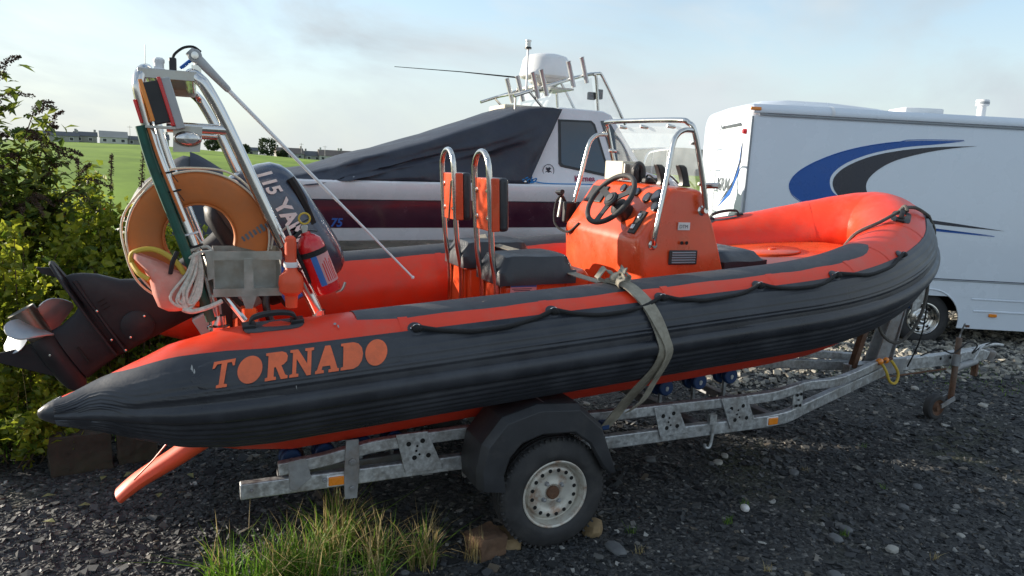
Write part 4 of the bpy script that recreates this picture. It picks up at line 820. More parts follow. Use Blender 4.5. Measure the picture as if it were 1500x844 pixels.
    # roller cradles
    for grp, yr_ in (((-1.27, -1.11, -.92, -.76), .60), ((.96, 1.21, 1.45), .50)):
        b = MB(); z0 = .425; xa, xb = grp[0] - .06, grp[-1] + .06; b.bar((xa, s * yr_, z0 + .005 + .03 * (xa + 1.2)), (xb, s * yr_, z0 + .005 + .03 * (xb + 1.2)), .05, .035); b.build('cradle_beam', 'galv_dull', TR, 30, .004)
        for x in grp:
            yw, cz, kz = hull_c(x)
            if s > 0: cz += .026 * .75 * 1.6
            hz = kz + (cz - kz) * (yr_ / (yw - .02)) - .008
            for dy in (-.045, .045):
                b = MB(); b.lathe((x, s * yr_ + dy - .022, hz - .053 + s * dy * .2), (0, 1, 0), [(0, .028), (.0, .044), (.006, .050), (.022, .0525), (.038, .050), (.044, .044), (.044, .028)], 22); ro_ = b.build('roller', 'blue_roller', TR)
                MB().lathe((x, s * yr_ + dy - .026, hz - .053 + s * dy * .2), (0, 1, 0), [(0, .012), (.052, .012)], 10).build('roller_axle', 'galvanised', ro_)
            b = MB(); b.bar((x, s * yr_, z0 + .03 * (x + 1.2)), (x, s * yr_, hz - .053), .02, .018, (1, 0, 0)); b.tube([(x, s * yr_ - .07, hz - .053), (x, s * yr_ + .07, hz - .053)], .010, 8); b.build('roller_bracket', 'galvanised', TR)
# cross members
for x, z in ((-1.22, .452), (-.60, .400), (.12, .405), (1.10, .452), (1.70, .44)):
    b = MB(); b.bar((x, -YR + .024, z), (x, YR - .024, z), .06, .06); b.build('cross_member', 'galv_dull', TR, 30, .005)
# axle, wheels and mudguards
b = MB(); b.bar((0, -.80, .305), (0, .80, .305), .055, .055); b.build('axle', 'galv_dull', TR, 30, .005)
for s in (-1, 1):
    b = MB(); b.bar((-.26, s * .70, .40), (0, s * .78, .31), .05, .06); b.bar((-.26, s * .73, .40), (-.42, s * .76, .37), .03, .04); b.prism([(-.44, .44), (-.40, .45), (-.31, .335), (-.34, .325)], (0, s * .80, 0), (1, 0, 0), (0, 0, 1), (0, .02, 0)); b.build('suspension_arm', 'galv_dull', TR, 30, .004)
    # wheel
    yo = s * 1.015; o = V((0, yo, .304)); ax = V((0, -s, 0))       # axis points inwards
    b = MB(); R0 = .300
    tp = [(.022, .178), (.006, .190), (.000, .215), (.002, .245), (.010, .270), (.018, .284), (.026, .2925)]
    prof = list(tp)
    for g in (.045, .075, .105, .135): prof += [(g - .006, R0 - .001), (g - .004, R0 - .010), (g + .004, R0 - .010), (g + .006, R0 - .001)]
    prof += [(.154, .2925), (.162, .284), (.170, .27), (.178, .245), (.180, .215), (.174, .190), (.158, .178)]
    b.lathe(o, ax, prof, 64, cap=False); W = b.build('wheel', 'rubber', TR, 40)
    b = MB(); nt_ = 56
    for k in range(nt_):
        a = 2 * math.pi * k / nt_; d = V((math.cos(a), 0, math.sin(a))); tg = V((-math.sin(a), 0, math.cos(a)))
        for t0 in (.024, .152): b.box(o + ax * t0 + d * (R0 - .006), (.010, .020, .016), Matrix((tg, V((0, 1, 0)), d)).transposed())
    b.build('tread_block', 'rubber', W, kind='stuff')
    b = MB(); b.lathe(o, ax, [(.018, .181), (.010, .183), (.008, .178), (.012, .170), (.030, .166), (.060, .160), (.066, .150), (.052, .146), (.040, .140), (.034, .128), (.036, .112), (.046, .098), (.050, .080), (.044, .060), (.040, .046), (.046, .036), (.040, .030), (.040, .0)], 48, cap=False); rim = b.build('rim', 'rim_paint', W, 40)
    for k in range(16):
        a = 2 * math.pi * (k + .5) / 16; c = o + ax * .0345 + V((math.cos(a), 0, math.sin(a))) * .122
        b = MB(); b.lathe(c, -ax, [(0, .0105), (.0022, .0105), (.0022, 0)], 12); b.build('vent_hole', 'dark_gap', rim)
    b = MB(); b.lathe(o + ax * .046, -ax, [(0, .036), (.016, .034), (.022, .028), (.024, 0)], 20); b.build('hub_cap', 'rust', rim)
    for k in range(4):
        a = 2 * math.pi * (k + .4) / 4; c = o + ax * .046 + V((math.cos(a), 0, math.sin(a))) * .060
        b = MB(); b.lathe(c, -ax, [(0, .014), (.004, .014), (.004, .010), (.018, .0095), (.021, .004)], 6); b.build('wheel_nut', 'galv_dull', rim)
    # angular plastic mudguard
    out = [(-.440, .400), (-.450, .50), (-.425, .63), (-.325, .755), (-.135, .805), (.095, .790), (.235, .665), (.315, .46), (.330, .405)]
    inn = [(-.300, .375), (-.315, .47), (-.285, .56), (-.225, .625), (-.110, .660), (.070, .652), (.165, .585), (.250, .45), (.300, .40)]
    y0, y1 = s * 1.055, s * .80
    mid = [(a[0] * .965 + b_[0] * .035, a[1] * .965 + b_[1] * .035) for a, b_ in zip(out, inn)]
    b = MB(); rings = [[V((p[0], y1, p[1])) for p in out], [V((p[0], y0 - s * .035, p[1])) for p in out], [V((p[0], y0, p[1])) for p in [(a[0] * .80 + c[0] * .20, a[1] * .80 + c[1] * .20) for a, c in zip(out, inn)]], [V((p[0], y0 - s * .004, p[1])) for p in inn], [V((p[0] * .97, y0 - s * .02, p[1] - .012)) for p in inn]]
    b.loft(rings, open_ring=True, cap=False); mg = b.build('mudguard', 'mudguard_plastic', TR, 25)
    sm = mg.modifiers.new('solid', 'SOLIDIFY'); sm.thickness = .008; sm.offset = -1
    bv = mg.modifiers.new('bevel', 'BEVEL'); bv.width = .010; bv.segments = 2; bv.limit_method = 'ANGLE'; bv.angle_limit = R_(20)
    b = MB(); b.bar((-.1, s * .78, .47), (-.1, s * .80, .80), .03, .012, (0, 1, 0)); b.bar((-.1, s * .76, .80), (-.1, s * .99, .80 - .002), .03, .008); b.build('mudguard_stay', 'galv_dull', TR)
# drawbar, winch post, coupling, jockey wheel
b = MB(); b.bar((3.08, 0, .475), (4.66, 0, .508), .072, .10); b.build('drawbar', 'galvanised', TR, 30, .006)
b = MB(); b.prism([(3.30, .43), (3.62, .44), (3.66, .56), (3.34, .56)], (0, -.078, 0), (1, 0, 0), (0, 0, 1), (0, .008, 0)); b.prism([(3.30, .43), (3.62, .44), (3.66, .56), (3.34, .56)], (0, .070, 0), (1, 0, 0), (0, 0, 1), (0, .008, 0)); b.build('clamp_plate', 'galv_dull', TR, 30, .003)
b = MB(); b.prism([(3.30, .44), (3.44, .44), (3.60, 1.02), (3.50, 1.05)], (0, -.055, 0), (1, 0, 0), (0, 0, 1), (0, .012, 0)); b.prism([(3.30, .44), (3.44, .44), (3.60, 1.02), (3.50, 1.05)], (0, .043, 0), (1, 0, 0), (0, 0, 1), (0, .012, 0)); b.bar((3.52, 0, .48), (3.64, 0, 1.06), .09, .012, (1, 0, 0)); b.build('winch_post', 'galv_dull', TR, 30, .003)
b = MB(); b.bar((3.12, -.02, .50), (3.26, -.02, .99), .05, .05, (1, 0, 0)); b.build('post_brace', 'rust', TR, 30, .004)
b = MB(); b.lathe((3.66, -.06, 1.10), (0, 1, 0), [(0, .03), (0, .045), (.06, .035), (.12, .045), (.12, .03)], 18); b.build('bow_snubber', 'rubber', TR)
wn_ = MB(); wn_.lathe((3.70, -.06, 1.00), (0, 1, 0), [(0, .055), (.008, .055), (.008, .03), (.10, .03), (.10, .055), (.108, .055)], 20); wi = wn_.build('winch_drum', 'galvanised', TR)
b = MB(); b.prism([(3.64, .94), (3.74, .98), (3.82, 1.16), (3.76, 1.20), (3.66, 1.08)], (0, -.075, 0), (1, 0, 0), (0, 0, 1), (0, .010, 0)); b.build('winch_plate', 'galvanised', wi, 30, .003)
MB().lathe((3.70, -.04, 1.0), (0, 1, 0), [(0, .042), (.066, .042)], 18).build('winch_strap', 'label_blue', wi)
# coupling
b = MB(); b.prism([(4.30, .46), (4.62, .455), (4.70, .47), (4.74, .54), (4.64, .57), (4.30, .555)], (0, -.05, 0), (1, 0, 0), (0, 0, 1), (0, .10, 0)); cpl = b.build('coupling_body', 'galvanised', TR, 30, .010)
b = MB(); b.tube(cr([(4.58, 0, .555), (4.72, 0, .585), (4.86, 0, .588), (4.96, 0, .575)], 5), [.020] * 8 + [.015] * 8, 10); b.build('coupling_handle', 'galvanised', cpl)
b = MB(); b.lathe((4.80, 0, .45), (0, 0, 1), [(0, .036), (.05, .05), (.085, .045), (.10, .02)], 18); b.build('ball_socket', 'galv_dull', cpl)
b = MB(); b.tube([(4.26, -.075, .43), (4.52, -.075, .475)], [.034, .026], 12); b.build('damper', 'galv_dull', cpl)
b = MB(); b.tube([(4.46, -.085, .47), (4.54, -.09, .60), (4.58, -.09, .62)], .008, 8); b.build('brake_lever', 'galvanised', cpl)
b = MB(); b.box((4.60, -.02, .40), (.03, .05, .15)); b.build('stay_plate', 'rust', cpl, bevel=.004)
for x, z in ((4.12, .515), (4.24, .517)): MB().lathe((x, -.037, z), (0, -1, 0), [(0, .013), (.002, .013), (.002, 0)], 12).build('bolt_hole', 'dark_gap', TR)
# jockey wheel
b = MB(); b.tube([(4.25, -.085, .70), (4.25, -.085, .16)], .024, 12); jw = b.build('jockey_post', 'rust', TR)
b = MB(); b.lathe((4.25, -.085, .46), (0, 0, 1), [(0, .034), (.10, .034)], 14); b.build('jockey_clamp', 'galv_dull', jw)
b = MB(); b.tube(cr([(4.25, -.085, .70), (4.26, -.085, .74), (4.22, -.12, .78), (4.20, -.15, .84)], 4), .007, 7); b.build('jockey_crank', 'galv_dull', jw)
b = MB(); b.bar((4.25, -.12, .18), (4.08, -.13, .125), .012, .035); b.bar((4.25, -.05, .18), (4.08, -.04, .125), .012, .035); b.build('jockey_fork', 'galv_dull', jw)
o = V((4.06, -.12, .112)); b = MB(); b.lathe(o, (0, 1, 0), [(0, .070), (.0, .095), (.010, .108), (.035, .112), (.060, .108), (.070, .095), (.070, .070)], 32, cap=False); jt = b.build('jockey_tyre', 'rubber', jw)
MB().lathe(o, (0, 1, 0), [(.004, .074), (.0, .070), (.012, .064), (.020, .042), (.008, .030), (-.004, .024), (-.004, 0)], 24, cap=False).build('jockey_rim', 'rust', jw)
# brake rod and cable
b = MB(); b.tube([(.2, -.10, .33), (4.20, -.04, .42)], .008, 8); b.build('brake_rod', 'rust', TR)
b = MB(); b.tube(cr([(3.85, -.05, .56), (4.0, -.10, .62), (4.15, -.12, .58), (4.35, -.1, .66), (4.5, -.08, .62), (4.42, -.1, .56), (4.6, -.06, .60), (4.78, -.05, .63)], 6), .006, 7); b.build('light_cable', 'rope_black', TR)
# ratchet lashing on the post
RS = thing('ratchet_strap', 'small orange ratchet and yellow strap tied round the foot of the winch post', 'ratchet', (3.30, -.14, .50))
b = MB(); b.ball((3.26, -.15, .575), .030, 12, 8, (1.2, .9, .9)); b.ball((3.33, -.15, .580), .026, 12, 8, (1.1, .9, 1)); b.build('ratchet', 'amber', RS); MB().bar((3.20, -.15, .55), (3.38, -.155, .595), .03, .016).build('ratchet_frame', 'rust', RS)
MB().tube(cr([(3.28, -.155, .56), (3.30, -.19, .50), (3.34, -.20, .42), (3.42, -.19, .40), (3.46, -.17, .47), (3.40, -.155, .56), (3.36, -.15, .585)], 6), .011, 8).build('strap_loop', 'bag_trim', RS)
# ------------------------------------------------------------------ white cabin boat parked behind
CB = thing('cabin_boat', 'white cabin fishing boat with maroon hull band and navy canvas cockpit cover', 'boat', (1.9, 3.75, 0))
YC = 3.75
def hb_(x):   # half beam
    q = max(0, (x - 1.6) / 2.36); return 1.0 * max(.02, 1 - q ** 2.3) ** .75 if x > 1.6 else 1.0 - .04 * max(0, (1.0 - x) / 1.75) ** 2
def gz_(x): return 1.745 + .012 * (x + .7) + .035 * max(0, x - 2.2) ** 1.6
XS = list(np.linspace(-1.0, 3.92, 24))
secs = []
for x in XS:
    w_, g = hb_(x), gz_(x); q = max(0, (x - 1.6) / 2.32); kz = .98 + .6 * q ** 2.2; cz = 1.17 + .36 * q ** 1.8
    hf = [(w_ * .985, g - .14), (w_ * .975, g - .42), (w_ * .94, g - .54), (w_ * .86 * (1 - .3 * q), cz), (w_ * .4, (cz + kz) / 2 - .02), (.02, kz)]
    secs.append([V((x, YC - y, z)) for y, z in hf] + [V((x, YC + y, z)) for y, z in reversed(hf)])
b = MB(); b.loft(secs, open_ring=True, cap=False); b.add(secs[0], [tuple(range(12))]); b.build('hull', 'white_gel', CB, 40)
def side_strip(name, d0, d1, out, m):
    for s in (-1, 1):
        b = MB(); b.loft([[V((x, YC + s * (hb_(x) * k + o_), gz_(x) - d)) for d, k, o_ in ((d0, .985, -.02), (d0 + .004, .985, out), ((d0 + d1) / 2, .984, out), (d1 - .004, .975, out), (d1, .975, -.02))] for x in XS], open_ring=True, cap=False); b.build(name, m, CB, 30)
side_strip('hull_band', .150, .420, .005, 'maroon')
side_strip('band_line', .146, .166, .009, 'text_dark')
b = MB()
for s in (-1, 1):
    b.loft([[V((x, YC + s * (hb_(x) + dy), gz_(x) + dz)) for dy, dz in ((-.10, .03), (.0, .028), (.018, .012), (.022, -.03), (.008, -.10), (-.012, -.146), (-.10, -.15))] for x in XS], open_ring=True, cap=False)
b.build('gunwale', 'white_gel', CB, 30); MB().box((-.99, YC, 1.70), (.06, 1.9, .14)).build('transom_rail', 'white_gel', CB, bevel=.02)
b = MB(); b.loft([[V((x, YC + hb_(x) * k, gz_(x) + .02 + (.05 if x > 2.4 else -.1) * (1 - k * k))) for k in (-1, -.6, 0, .6, 1)] for x in XS], open_ring=True, cap=False); b.build('deck', 'white_gel', CB, 40)
# cockpit canvas
ridge = [(-.96, 1.775), (-.55, 1.86), (-.25, 1.965), (.29, 2.125), (.99, 2.365), (1.55, 2.565), (1.90, 2.590)]
rr = cr(ridge, 5); rings = []
for j, (x, z) in enumerate(rr):
    t = j / (len(rr) - 1); xb = min(x, 1.48) if x > 1.2 else x; yb = YC - hb_(xb) + .02; zb = gz_(xb) + .035; rg = []
    yt = YC - .815
    n_ = 22
    for k in range(n_ + 1):
        u = k / n_; uu = u ** .9
        px_ = xb + (x - xb) * u; y = yb + (yt - yb) * (u ** 1.25); zz = zb + (z - zb) * (uu)
        wr = .045 * math.sin(9 * t + 5.5 * u) * math.sin(math.pi * u) * (1 - t * .35) + .022 * math.sin(23 * t - 9 * u + 1) * math.sin(math.pi * u) + .007 * math.sin(55 * t + 20 * u)
        wr -= .040 * math.exp(-((u - .50 - .30 * t) / .05) ** 2) * (1 - .5 * t) + .026 * math.exp(-((u - .25 - .45 * t) / .04) ** 2); wr *= 1 - .9 * t ** 5; wr -= .012
        sag = -.05 * math.sin(math.pi * u) * (1 - t)
        rg.append(V((px_, y + wr * 1.2 - sag * 0, zz + sag + wr * .4)))
    for k in range(1, 13):
        u = k / 12; y = yt + (YC + .74 - yt) * u; rg.append(V((x, y, z + .05 * math.sin(math.pi * u) + .006 * math.sin(40 * t + 9 * u))))
    for k in range(1, 9):
        u = k / 8; rg.append(V((x + (xb - x) * u, YC + .74 + (hb_(xb) - .76) * u, z + (zb - z) * u)))
    rings.append(rg)
b = MB(); b.loft(rings, open_ring=True, cap=False); CV = b.build('canvas_cover', 'canvas', CB, 80)
sm = CV.modifiers.new('solid', 'SOLIDIFY'); sm.thickness = .004
for (x, z) in ((-.30, 1.80), (.22, 1.81), (.85, 1.82), (1.44, 1.82), (1.62, 2.10), (1.80, 2.42)):
    xb = min(x, 1.48); y = YC - hb_(xb) - .004 if z < 1.9 else YC - .93 + (z - 1.8) * .22
    MB().lathe((x, y + .02 if z < 1.9 else y - .02, z), (0, -1, 0), [(0, .014), (.008, .014), (.012, .008), (.013, 0)], 12).build('snap_button', 'stainless', CV)
# cabin
cabp = [(1.30, 1.72), (1.46, 1.82), (1.86, 2.575), (1.93, 2.60), (2.44, 2.595), (2.54, 2.56), (2.86, 2.10), (2.98, 1.96), (3.2, 1.92), (3.42, 1.86), (3.44, 1.76)]
secs = []
for y, k in ((-.90, 0.), (-.88, .012), (-.5, .02), (.5, .02), (.88, .012), (.90, 0.)):
    secs.append([V((x, YC + y * (1 - .20 * max(0, z - 1.75)) * (1 - .10 * max(0, x - 2.9)), z + k)) for x, z in cabp])
b = MB(); b.loft(secs); CA = b.build('cabin', 'white_gel', CB, 30)
def cab_side(x, z, d=0.): return V((x, YC - .90 * (1 - .20 * max(0, z - 1.75)) * (1 - .10 * max(0, x - 2.9)) - d, z))
def cab_poly(name, poly, m, d, parent):
    b = MB(); f = [cab_side(x, z, d) for x, z in poly]; bk = [cab_side(x, z, -.004) for x, z in poly]; n_ = len(f)
    b.add(f + bk, [tuple(range(n_))] + [(k, k + n_, (k + 1) % n_ + n_, (k + 1) % n_) for k in range(n_)]); return b.build(name, m, parent, 20)
wf = cab_poly('window_frame', [(1.885, 2.485), (2.285, 2.495), (2.33, 2.46), (2.50, 1.935), (2.47, 1.905), (1.90, 1.99), (1.875, 2.02)], 'black_plastic', .006, CA)
cab_poly('window_pane', [(1.91, 2.462), (2.275, 2.472), (2.305, 2.44), (2.465, 1.95), (2.44, 1.935), (1.925, 2.012), (1.905, 2.03)], 'tint_window', .009, wf)
cab_poly('quarter_pane', [(2.40, 2.50), (2.50, 2.51), (2.82, 2.05), (2.78, 1.98), (2.58, 1.95)], 'tint_window', .006, CA)
b = MB(); b.add([V((2.545, YC - .72, 2.545)), V((2.545, YC + .72, 2.545)), V((2.855, YC + .78, 2.13)), V((2.855, YC - .78, 2.13))], [(0, 1, 2, 3)])
for k in range(4): pass
b.v = [tuple(V(v) + V((.008, 0, .008))) for v in b.v]; b.build('windscreen', 'tint_window', CA, 0, recalc=False)
# emblem and name
b = MB(); ec = cab_side(1.755, 1.945, .004); b.tube([ec + V((.064 * math.cos(t), 0, .064 * math.sin(t))) for t in np.linspace(0, 2 * math.pi, 31)[:-1]], .003, 6, closed=True); em = b.build('emblem_ring', 'text_dark', CA)
b = MB(); b.prism([(-.04, -.022), (-.015, -.012), (.0, -.028), (.022, -.012), (.042, -.024), (.03, -.006), (.012, .0), (.03, .026), (.008, .036), (-.008, .026), (-.026, .034), (-.03, .012), (-.012, .002), (-.028, -.008)], ec, (1, 0, 0), (0, 0, 1), (0, .003, 0)); b.build('emblem_figure', 'text_dark', em)
put_text('Karnea', .085, cab_side(2.06, 1.845, .003), (1, -.03, .035), (0, .18, 1), .0012, 0, .0018).build('boat_name', 'text_maroon', CA)
put_text('75', .11, (-.515, YC - hb_(-.4) * .978 - .0065, 1.345), (1, -.01, .0), (0, 0, 1), .001, .2, .003).build('hull_number', 'decal_blue', CB)
# blue line along the side deck
BR = thing('blue_rope', 'bright blue rope lying bunched on the gunwale of the white cabin boat', 'rope', (1.55, 2.80, 1.80))
MB().tube(cr([(1.15, 2.79, 1.81), (1.28, 2.78, 1.82), (1.40, 2.77, 1.818), (1.52, 2.78, 1.83), (1.7, 2.80, 1.812), (2.1, 2.80, 1.817), (2.5, 2.80, 1.822)], 6), .006, 7).build('line', 'blue_rope', BR)
for k in range(5):
    c = V((1.44 + .05 * (k % 3), 2.775, 1.825)); MB().tube([c + V((.045 * math.cos(t) * (1 - .1 * k), .01 * math.sin(2 * t + k), .022 * math.sin(t + .4 * k) + .006 * k)) for t in np.linspace(0, 2 * math.pi, 17)[:-1]], .007, 6, closed=True).build('bunch', 'blue_rope', BR)
# roof rails, rod holders, radar, mast
b = MB()
for y in (3.25, 4.25):
    b.tube(cr([(1.48, y, 2.71), (1.70, y, 2.79), (2.05, y, 2.91), (2.36, y, 3.01), (2.43, y, 3.015), (2.465, y, 2.97), (2.52, y, 2.58)], 5), .0165, 10)
    b.tube(cr([(2.30, y, 2.99), (2.48, y, 3.03), (2.56, y, 2.98), (2.88, y, 2.50)], 5), .0165, 10)
    b.tube([(1.66, y, 2.77), (1.95, y, 2.50)], .0145, 10)
b.tube([(1.70, 3.25, 2.79), (1.70, 4.25, 2.79)], .016, 10); b.tube([(2.40, 3.25, 3.02), (2.40, 4.25, 3.02)], .016, 10); b.tube([(2.05, 3.25, 2.91), (2.05, 4.25, 2.91)], .016, 10)
b.build('roof_rail', 'stainless', CB)
MB().tube([(1.50, 3.25, 2.49), (1.50, 3.25, 2.72)], .012, 8).build('rail_post', 'brushed_steel', CB)
for x, y in ((1.72, 3.24), (1.82, 3.24), (2.14, 3.24), (2.30, 3.24), (1.70, 3.6), (1.70, 3.9)):
    z = 2.79 + .36 * (x - 1.70); b = MB(); d = V((-.30, 0, .95)).normalized(); c = V((x, y - .02, z + .02)); b.lathe(c - d * .12, d, [(0, .020), (0, .025), (.27, .025), (.28, .030), (.285, .024), (.25, .021)], 14); b.build('rod_holder', 'alloy', CB)
b = MB(); b.lathe((2.10, 3.80, 2.93), (0, 0, 1), [(0, .16), (.02, .19), (.05, .20), (.06, .285), (.075, .30), (.10, .30), (.26, .268), (.30, .24), (.325, .16), (.33, .0)], 40); RD = b.build('radar_dome', 'white_plastic', CB, 40)
b = MB(); b.lathe((2.10, 3.80, 2.86), (0, 0, 1), [(0, .10), (.08, .14)], 20); b.box((2.10, 3.80, 2.87), (.5, .5, .02)); b.build('radar_mount', 'brushed_steel', RD)
b = MB(); b.tube([(1.80, 3.65, 2.80), (1.80, 3.65, 3.28)], .012, 10); ML = b.build('mast', 'white_plastic', CB)
b = MB(); b.lathe((1.80, 3.65, 3.28), (0, 0, 1), [(0, .036), (.015, .036), (.02, .028), (.07, .028), (.075, .034), (.09, .034), (.095, .02), (.096, 0)], 16); b.build('anchor_lamp', 'lamp_glass', ML); MB().lathe((1.80, 3.65, 3.275), (0, 0, 1), [(0, .038), (.02, .038)], 16).build('lamp_base', 'black_plastic', ML)
b = MB(); b.tube([(1.68, 3.60, 2.95), (1.0, 3.62, 2.955), (.28, 3.64, 2.945)], [.009, .005, .003], 8); b.tube([(1.68, 3.60, 2.80), (1.68, 3.60, 2.97)], .012, 8); b.build('whip_aerial', 'rope_black', CB)
for pts in (((1.84, 3.28, 2.60), (2.50, 3.28, 2.60), (2.42, 3.28, 2.98), (1.98, 3.28, 2.85)), ((2.54, 3.26, 2.60), (2.86, 3.26, 2.56), (2.56, 3.26, 2.97), (2.48, 3.26, 2.99)), ((1.88, 3.30, 2.60), (1.88, 4.20, 2.60), (1.98, 4.20, 2.86), (1.98, 3.30, 2.86))):
    b = MB(); b.add(pts, [(0, 1, 2, 3)]); p = b.build('clear_screen', 'clear_screen', CB, 0, recalc=False)
MB().box((1.72, 3.9, 2.60), (.35, .5, .12)).build('roof_locker', 'cream', CB, bevel=.02)
b = MB(); b.box((2.50, 3.4, 2.80), (.09, .05, .085)); b.box((2.60, 3.4, 2.825), (.07, .06, .11)); b.build('instrument', 'black_plastic', CB, bevel=.01)
# bow rail
b = MB(); rl = [(2.95, YC - .80, 1.93), (3.0, YC - .80, 2.16), (3.2, YC - .66, 2.22), (3.55, YC - .42, 2.26), (3.85, YC, 2.29), (3.55, YC + .42, 2.26), (3.2, YC + .66, 2.22), (3.0, YC + .80, 2.16), (2.95, YC + .80, 1.93)]
b.tube(cr(rl, 6), .013, 9)
for x, y in ((3.2, .62), (3.55, .38)):
    for s in (-1, 1): b.tube([(x, YC + s * y, gz_(x)), (x, YC + s * y, 2.25)], .011, 8)
b.build('bow_rail', 'stainless', CB)
# supports under the hull
for x, y in ((-.2, -.45), (-.2, .45), (1.0, -.35), (1.0, .35)):
    b = MB(); b.bar((x, YC + y, 0), (x, YC + y, .98), .12, .12, (1, 0, 0)); b.build('support_post', 'galv_dull', CB)
MB().bar((-.6, YC, .93), (1.3, YC, .94), .10, .08).build('keel_beam', 'galv_dull', CB)

# ------------------------------------------------------------------ motorhome
_or = V((-1.674, -4.179, 0)) + _r0 * 2.75 + V((math.sin(_a), math.cos(_a), 0)) * 9.1
MH = thing('motorhome', 'white motorhome with blue and dark grey swoosh decals parked beyond the trailer hitch', 'motorhome', tuple(_or), -_a)
X = WM[MH.name] @ Matrix.Rotation(R_(.6), 4, 'Y')
LN_ = 7.4; WD = 2.2
wx, wz, wr = 2.46, .325, .335
# side walls with wheel arch
def side_poly(x0, x1, z0, z1, cx_, cz_, r_):
    h = z0 - cz_; dx = math.sqrt(r_ * r_ - h * h); a0 = math.atan2(h, dx)
    arc = [(cx_ + r_ * math.cos(t), cz_ + r_ * math.sin(t)) for t in np.linspace(math.pi - a0, a0, 22)]
    return [(x0, z0)] + arc + [(x1, z0), (x1, z1), (x0, z1)]
b = MB(); b.prism(side_poly(.05, LN_, .24, .835, wx, wz, .395), (0, .006, 0), (1, 0, 0), (0, 0, 1), (0, .02, 0)); b.build('skirt', 'white_panel', MH, 20, .006, X)
for z in (.62, .47):
    b = MB(); b.loft([[V((x, y, z + dz)) for y, dz in ((.007, -.014), (-.004, -.006), (-.004, .006), (.007, .014))] for x in (2.98 + (.62 - z) * .3, 4.6)]); b.build('skirt_rib', 'white_panel', MH, 50, 0, X)
b = MB(); b.box((LN_ / 2 + .03, .0, .842), (LN_ - .05, .014, .016)); b.build('waist_moulding', 'trim_grey', MH, 30, .004, X)
b = MB(); b.box((LN_ / 2, .0, .856), (LN_ - .1, .008, .008)); b.build('waist_seam', 'text_dark', MH, 0, 0, X)
# body: rear profile rounded, wall panel, roof cap
b = MB(); rings = []
for x, k in ((0.0, .92), (.012, .965), (.04, .99), (.09, 1.), (LN_, 1.)):
    hw = WD / 2; zc_ = 1.8; hh = 1.0; rg = []
    outl = [(0, .85), (0, 2.66), (.02, 2.74), (.06, 2.80), (.14, 2.845), (.30, 2.87), (WD / 2, 2.885), (WD - .30, 2.87), (WD - .14, 2.845), (WD - .06, 2.80), (WD - .02, 2.74), (WD, 2.66), (WD, .85)]
    for y, z in outl: rg.append(V((x, hw + (y - hw) * (k * .5 + .5), 1.8 + (z - 1.8) * (k * .6 + .4))))
    rings.append(rg)
b.loft(rings); b.build('body', 'white_panel', MH, 40, 0, X)
b = MB(); b.box((LN_ / 2 + .02, .012, .75), (LN_ - .1, .02, .22)); b.build('sill', 'white_panel', MH, 0, 0, X)
b = MB(); b.box((LN_ / 2, 1.1, .62), (LN_ - .2, 2.1, .45)); b.v = [v for v in b.v]; 
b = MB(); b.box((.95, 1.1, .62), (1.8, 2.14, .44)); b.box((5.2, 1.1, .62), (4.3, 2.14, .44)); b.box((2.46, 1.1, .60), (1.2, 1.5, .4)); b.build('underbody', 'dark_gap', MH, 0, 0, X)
# roof edge rail and seams
b = MB(); b.loft([[V((x, y, z)) for y, z in ((.002, 2.735), (-.022, 2.742), (-.026, 2.765), (-.018, 2.80), (.03, 2.845), (.05, 2.84))] for x in (.03, LN_)], open_ring=True, cap=False); b.build('roof_rail', 'white_panel', MH, 40, 0, X)
b = MB(); b.box((LN_ / 2 + .05, -.006, 2.722), (LN_ - .1, .016, .022)); b.build('awning_channel', 'trim_grey', MH, 30, .003, X)
b = MB(); b.box((LN_ / 2 + .05, -.010, 2.745), (LN_ - .1, .010, .007)); b.build('channel_gap', 'text_dark', MH, 0, 0, X)
for x in (.98,): MB().loft([[V((x + dx, y, z)) for y, z in ((-.024, 2.74), (-.030, 2.765), (-.022, 2.805), (.028, 2.852), (.10, 2.868))] for dx in (-.02, .02)], open_ring=True, cap=False).build('roof_joint', 'white_plastic', MH, 40, 0, X)
b = MB(); b.box((.028, -.003, 1.78), (.026, .010, 1.84)); b.build('corner_trim', 'trim_grey', MH, 30, .003, X)
b = MB(); rings = []
for x, h in ((.12, 0), (.2, .06), (.5, .09), (1.0, .085), (1.6, .03), (1.75, 0)): rings.append([V((x, y, 2.855 + h * k)) for y, k in ((.12, 0), (.2, .75), (.5, 1), (1.1, 1.05), (1.7, 1), (2.0, .75), (2.08, 0))])
b.loft(rings, open_ring=True, cap=False); b.build('roof_fairing', 'white_panel', MH, 50, 0, X)
# decals
blue = [(2.602, 2.516), (2.028, 2.492), (1.622, 2.442), (1.22, 2.343), (0.904, 2.216), (0.67, 2.075), (0.559, 1.938), (0.571, 1.823), (0.665, 1.728), (0.974, 1.575), (1.488, 1.48), (2.08, 1.447), (3.137, 1.401), (2.42, 1.42), (1.822, 1.495), (1.389, 1.61), (1.188, 1.759), (1.078, 1.845), (1.039, 1.967), (1.085, 2.076), (1.237, 2.197), (1.513, 2.315), (1.874, 2.404), (2.279, 2.462)]
dark = [(2.757, 2.466), (2.284, 2.43), (1.878, 2.372), (1.517, 2.283), (1.242, 2.157), (1.106, 2.036), (1.077, 1.928), (1.13, 1.823), (1.25, 1.728), (1.558, 1.6), (2.069, 1.53), (2.662, 1.489), (3.253, 1.465), (2.658, 1.523), (2.147, 1.576), (1.758, 1.676), (1.55, 1.8), (1.488, 1.904), (1.508, 2.012), (1.618, 2.132), (1.811, 2.247), (2.129, 2.35), (2.45, 2.421)]
def smooth_tips(pl, t1):
    a = pl[:t1 + 1]; c = pl[t1:] + [pl[0]]; return cr(a, 4) + cr(c, 4)[1:-1]
Xd = X @ Matrix.Translation(V((0, 0, .02)))
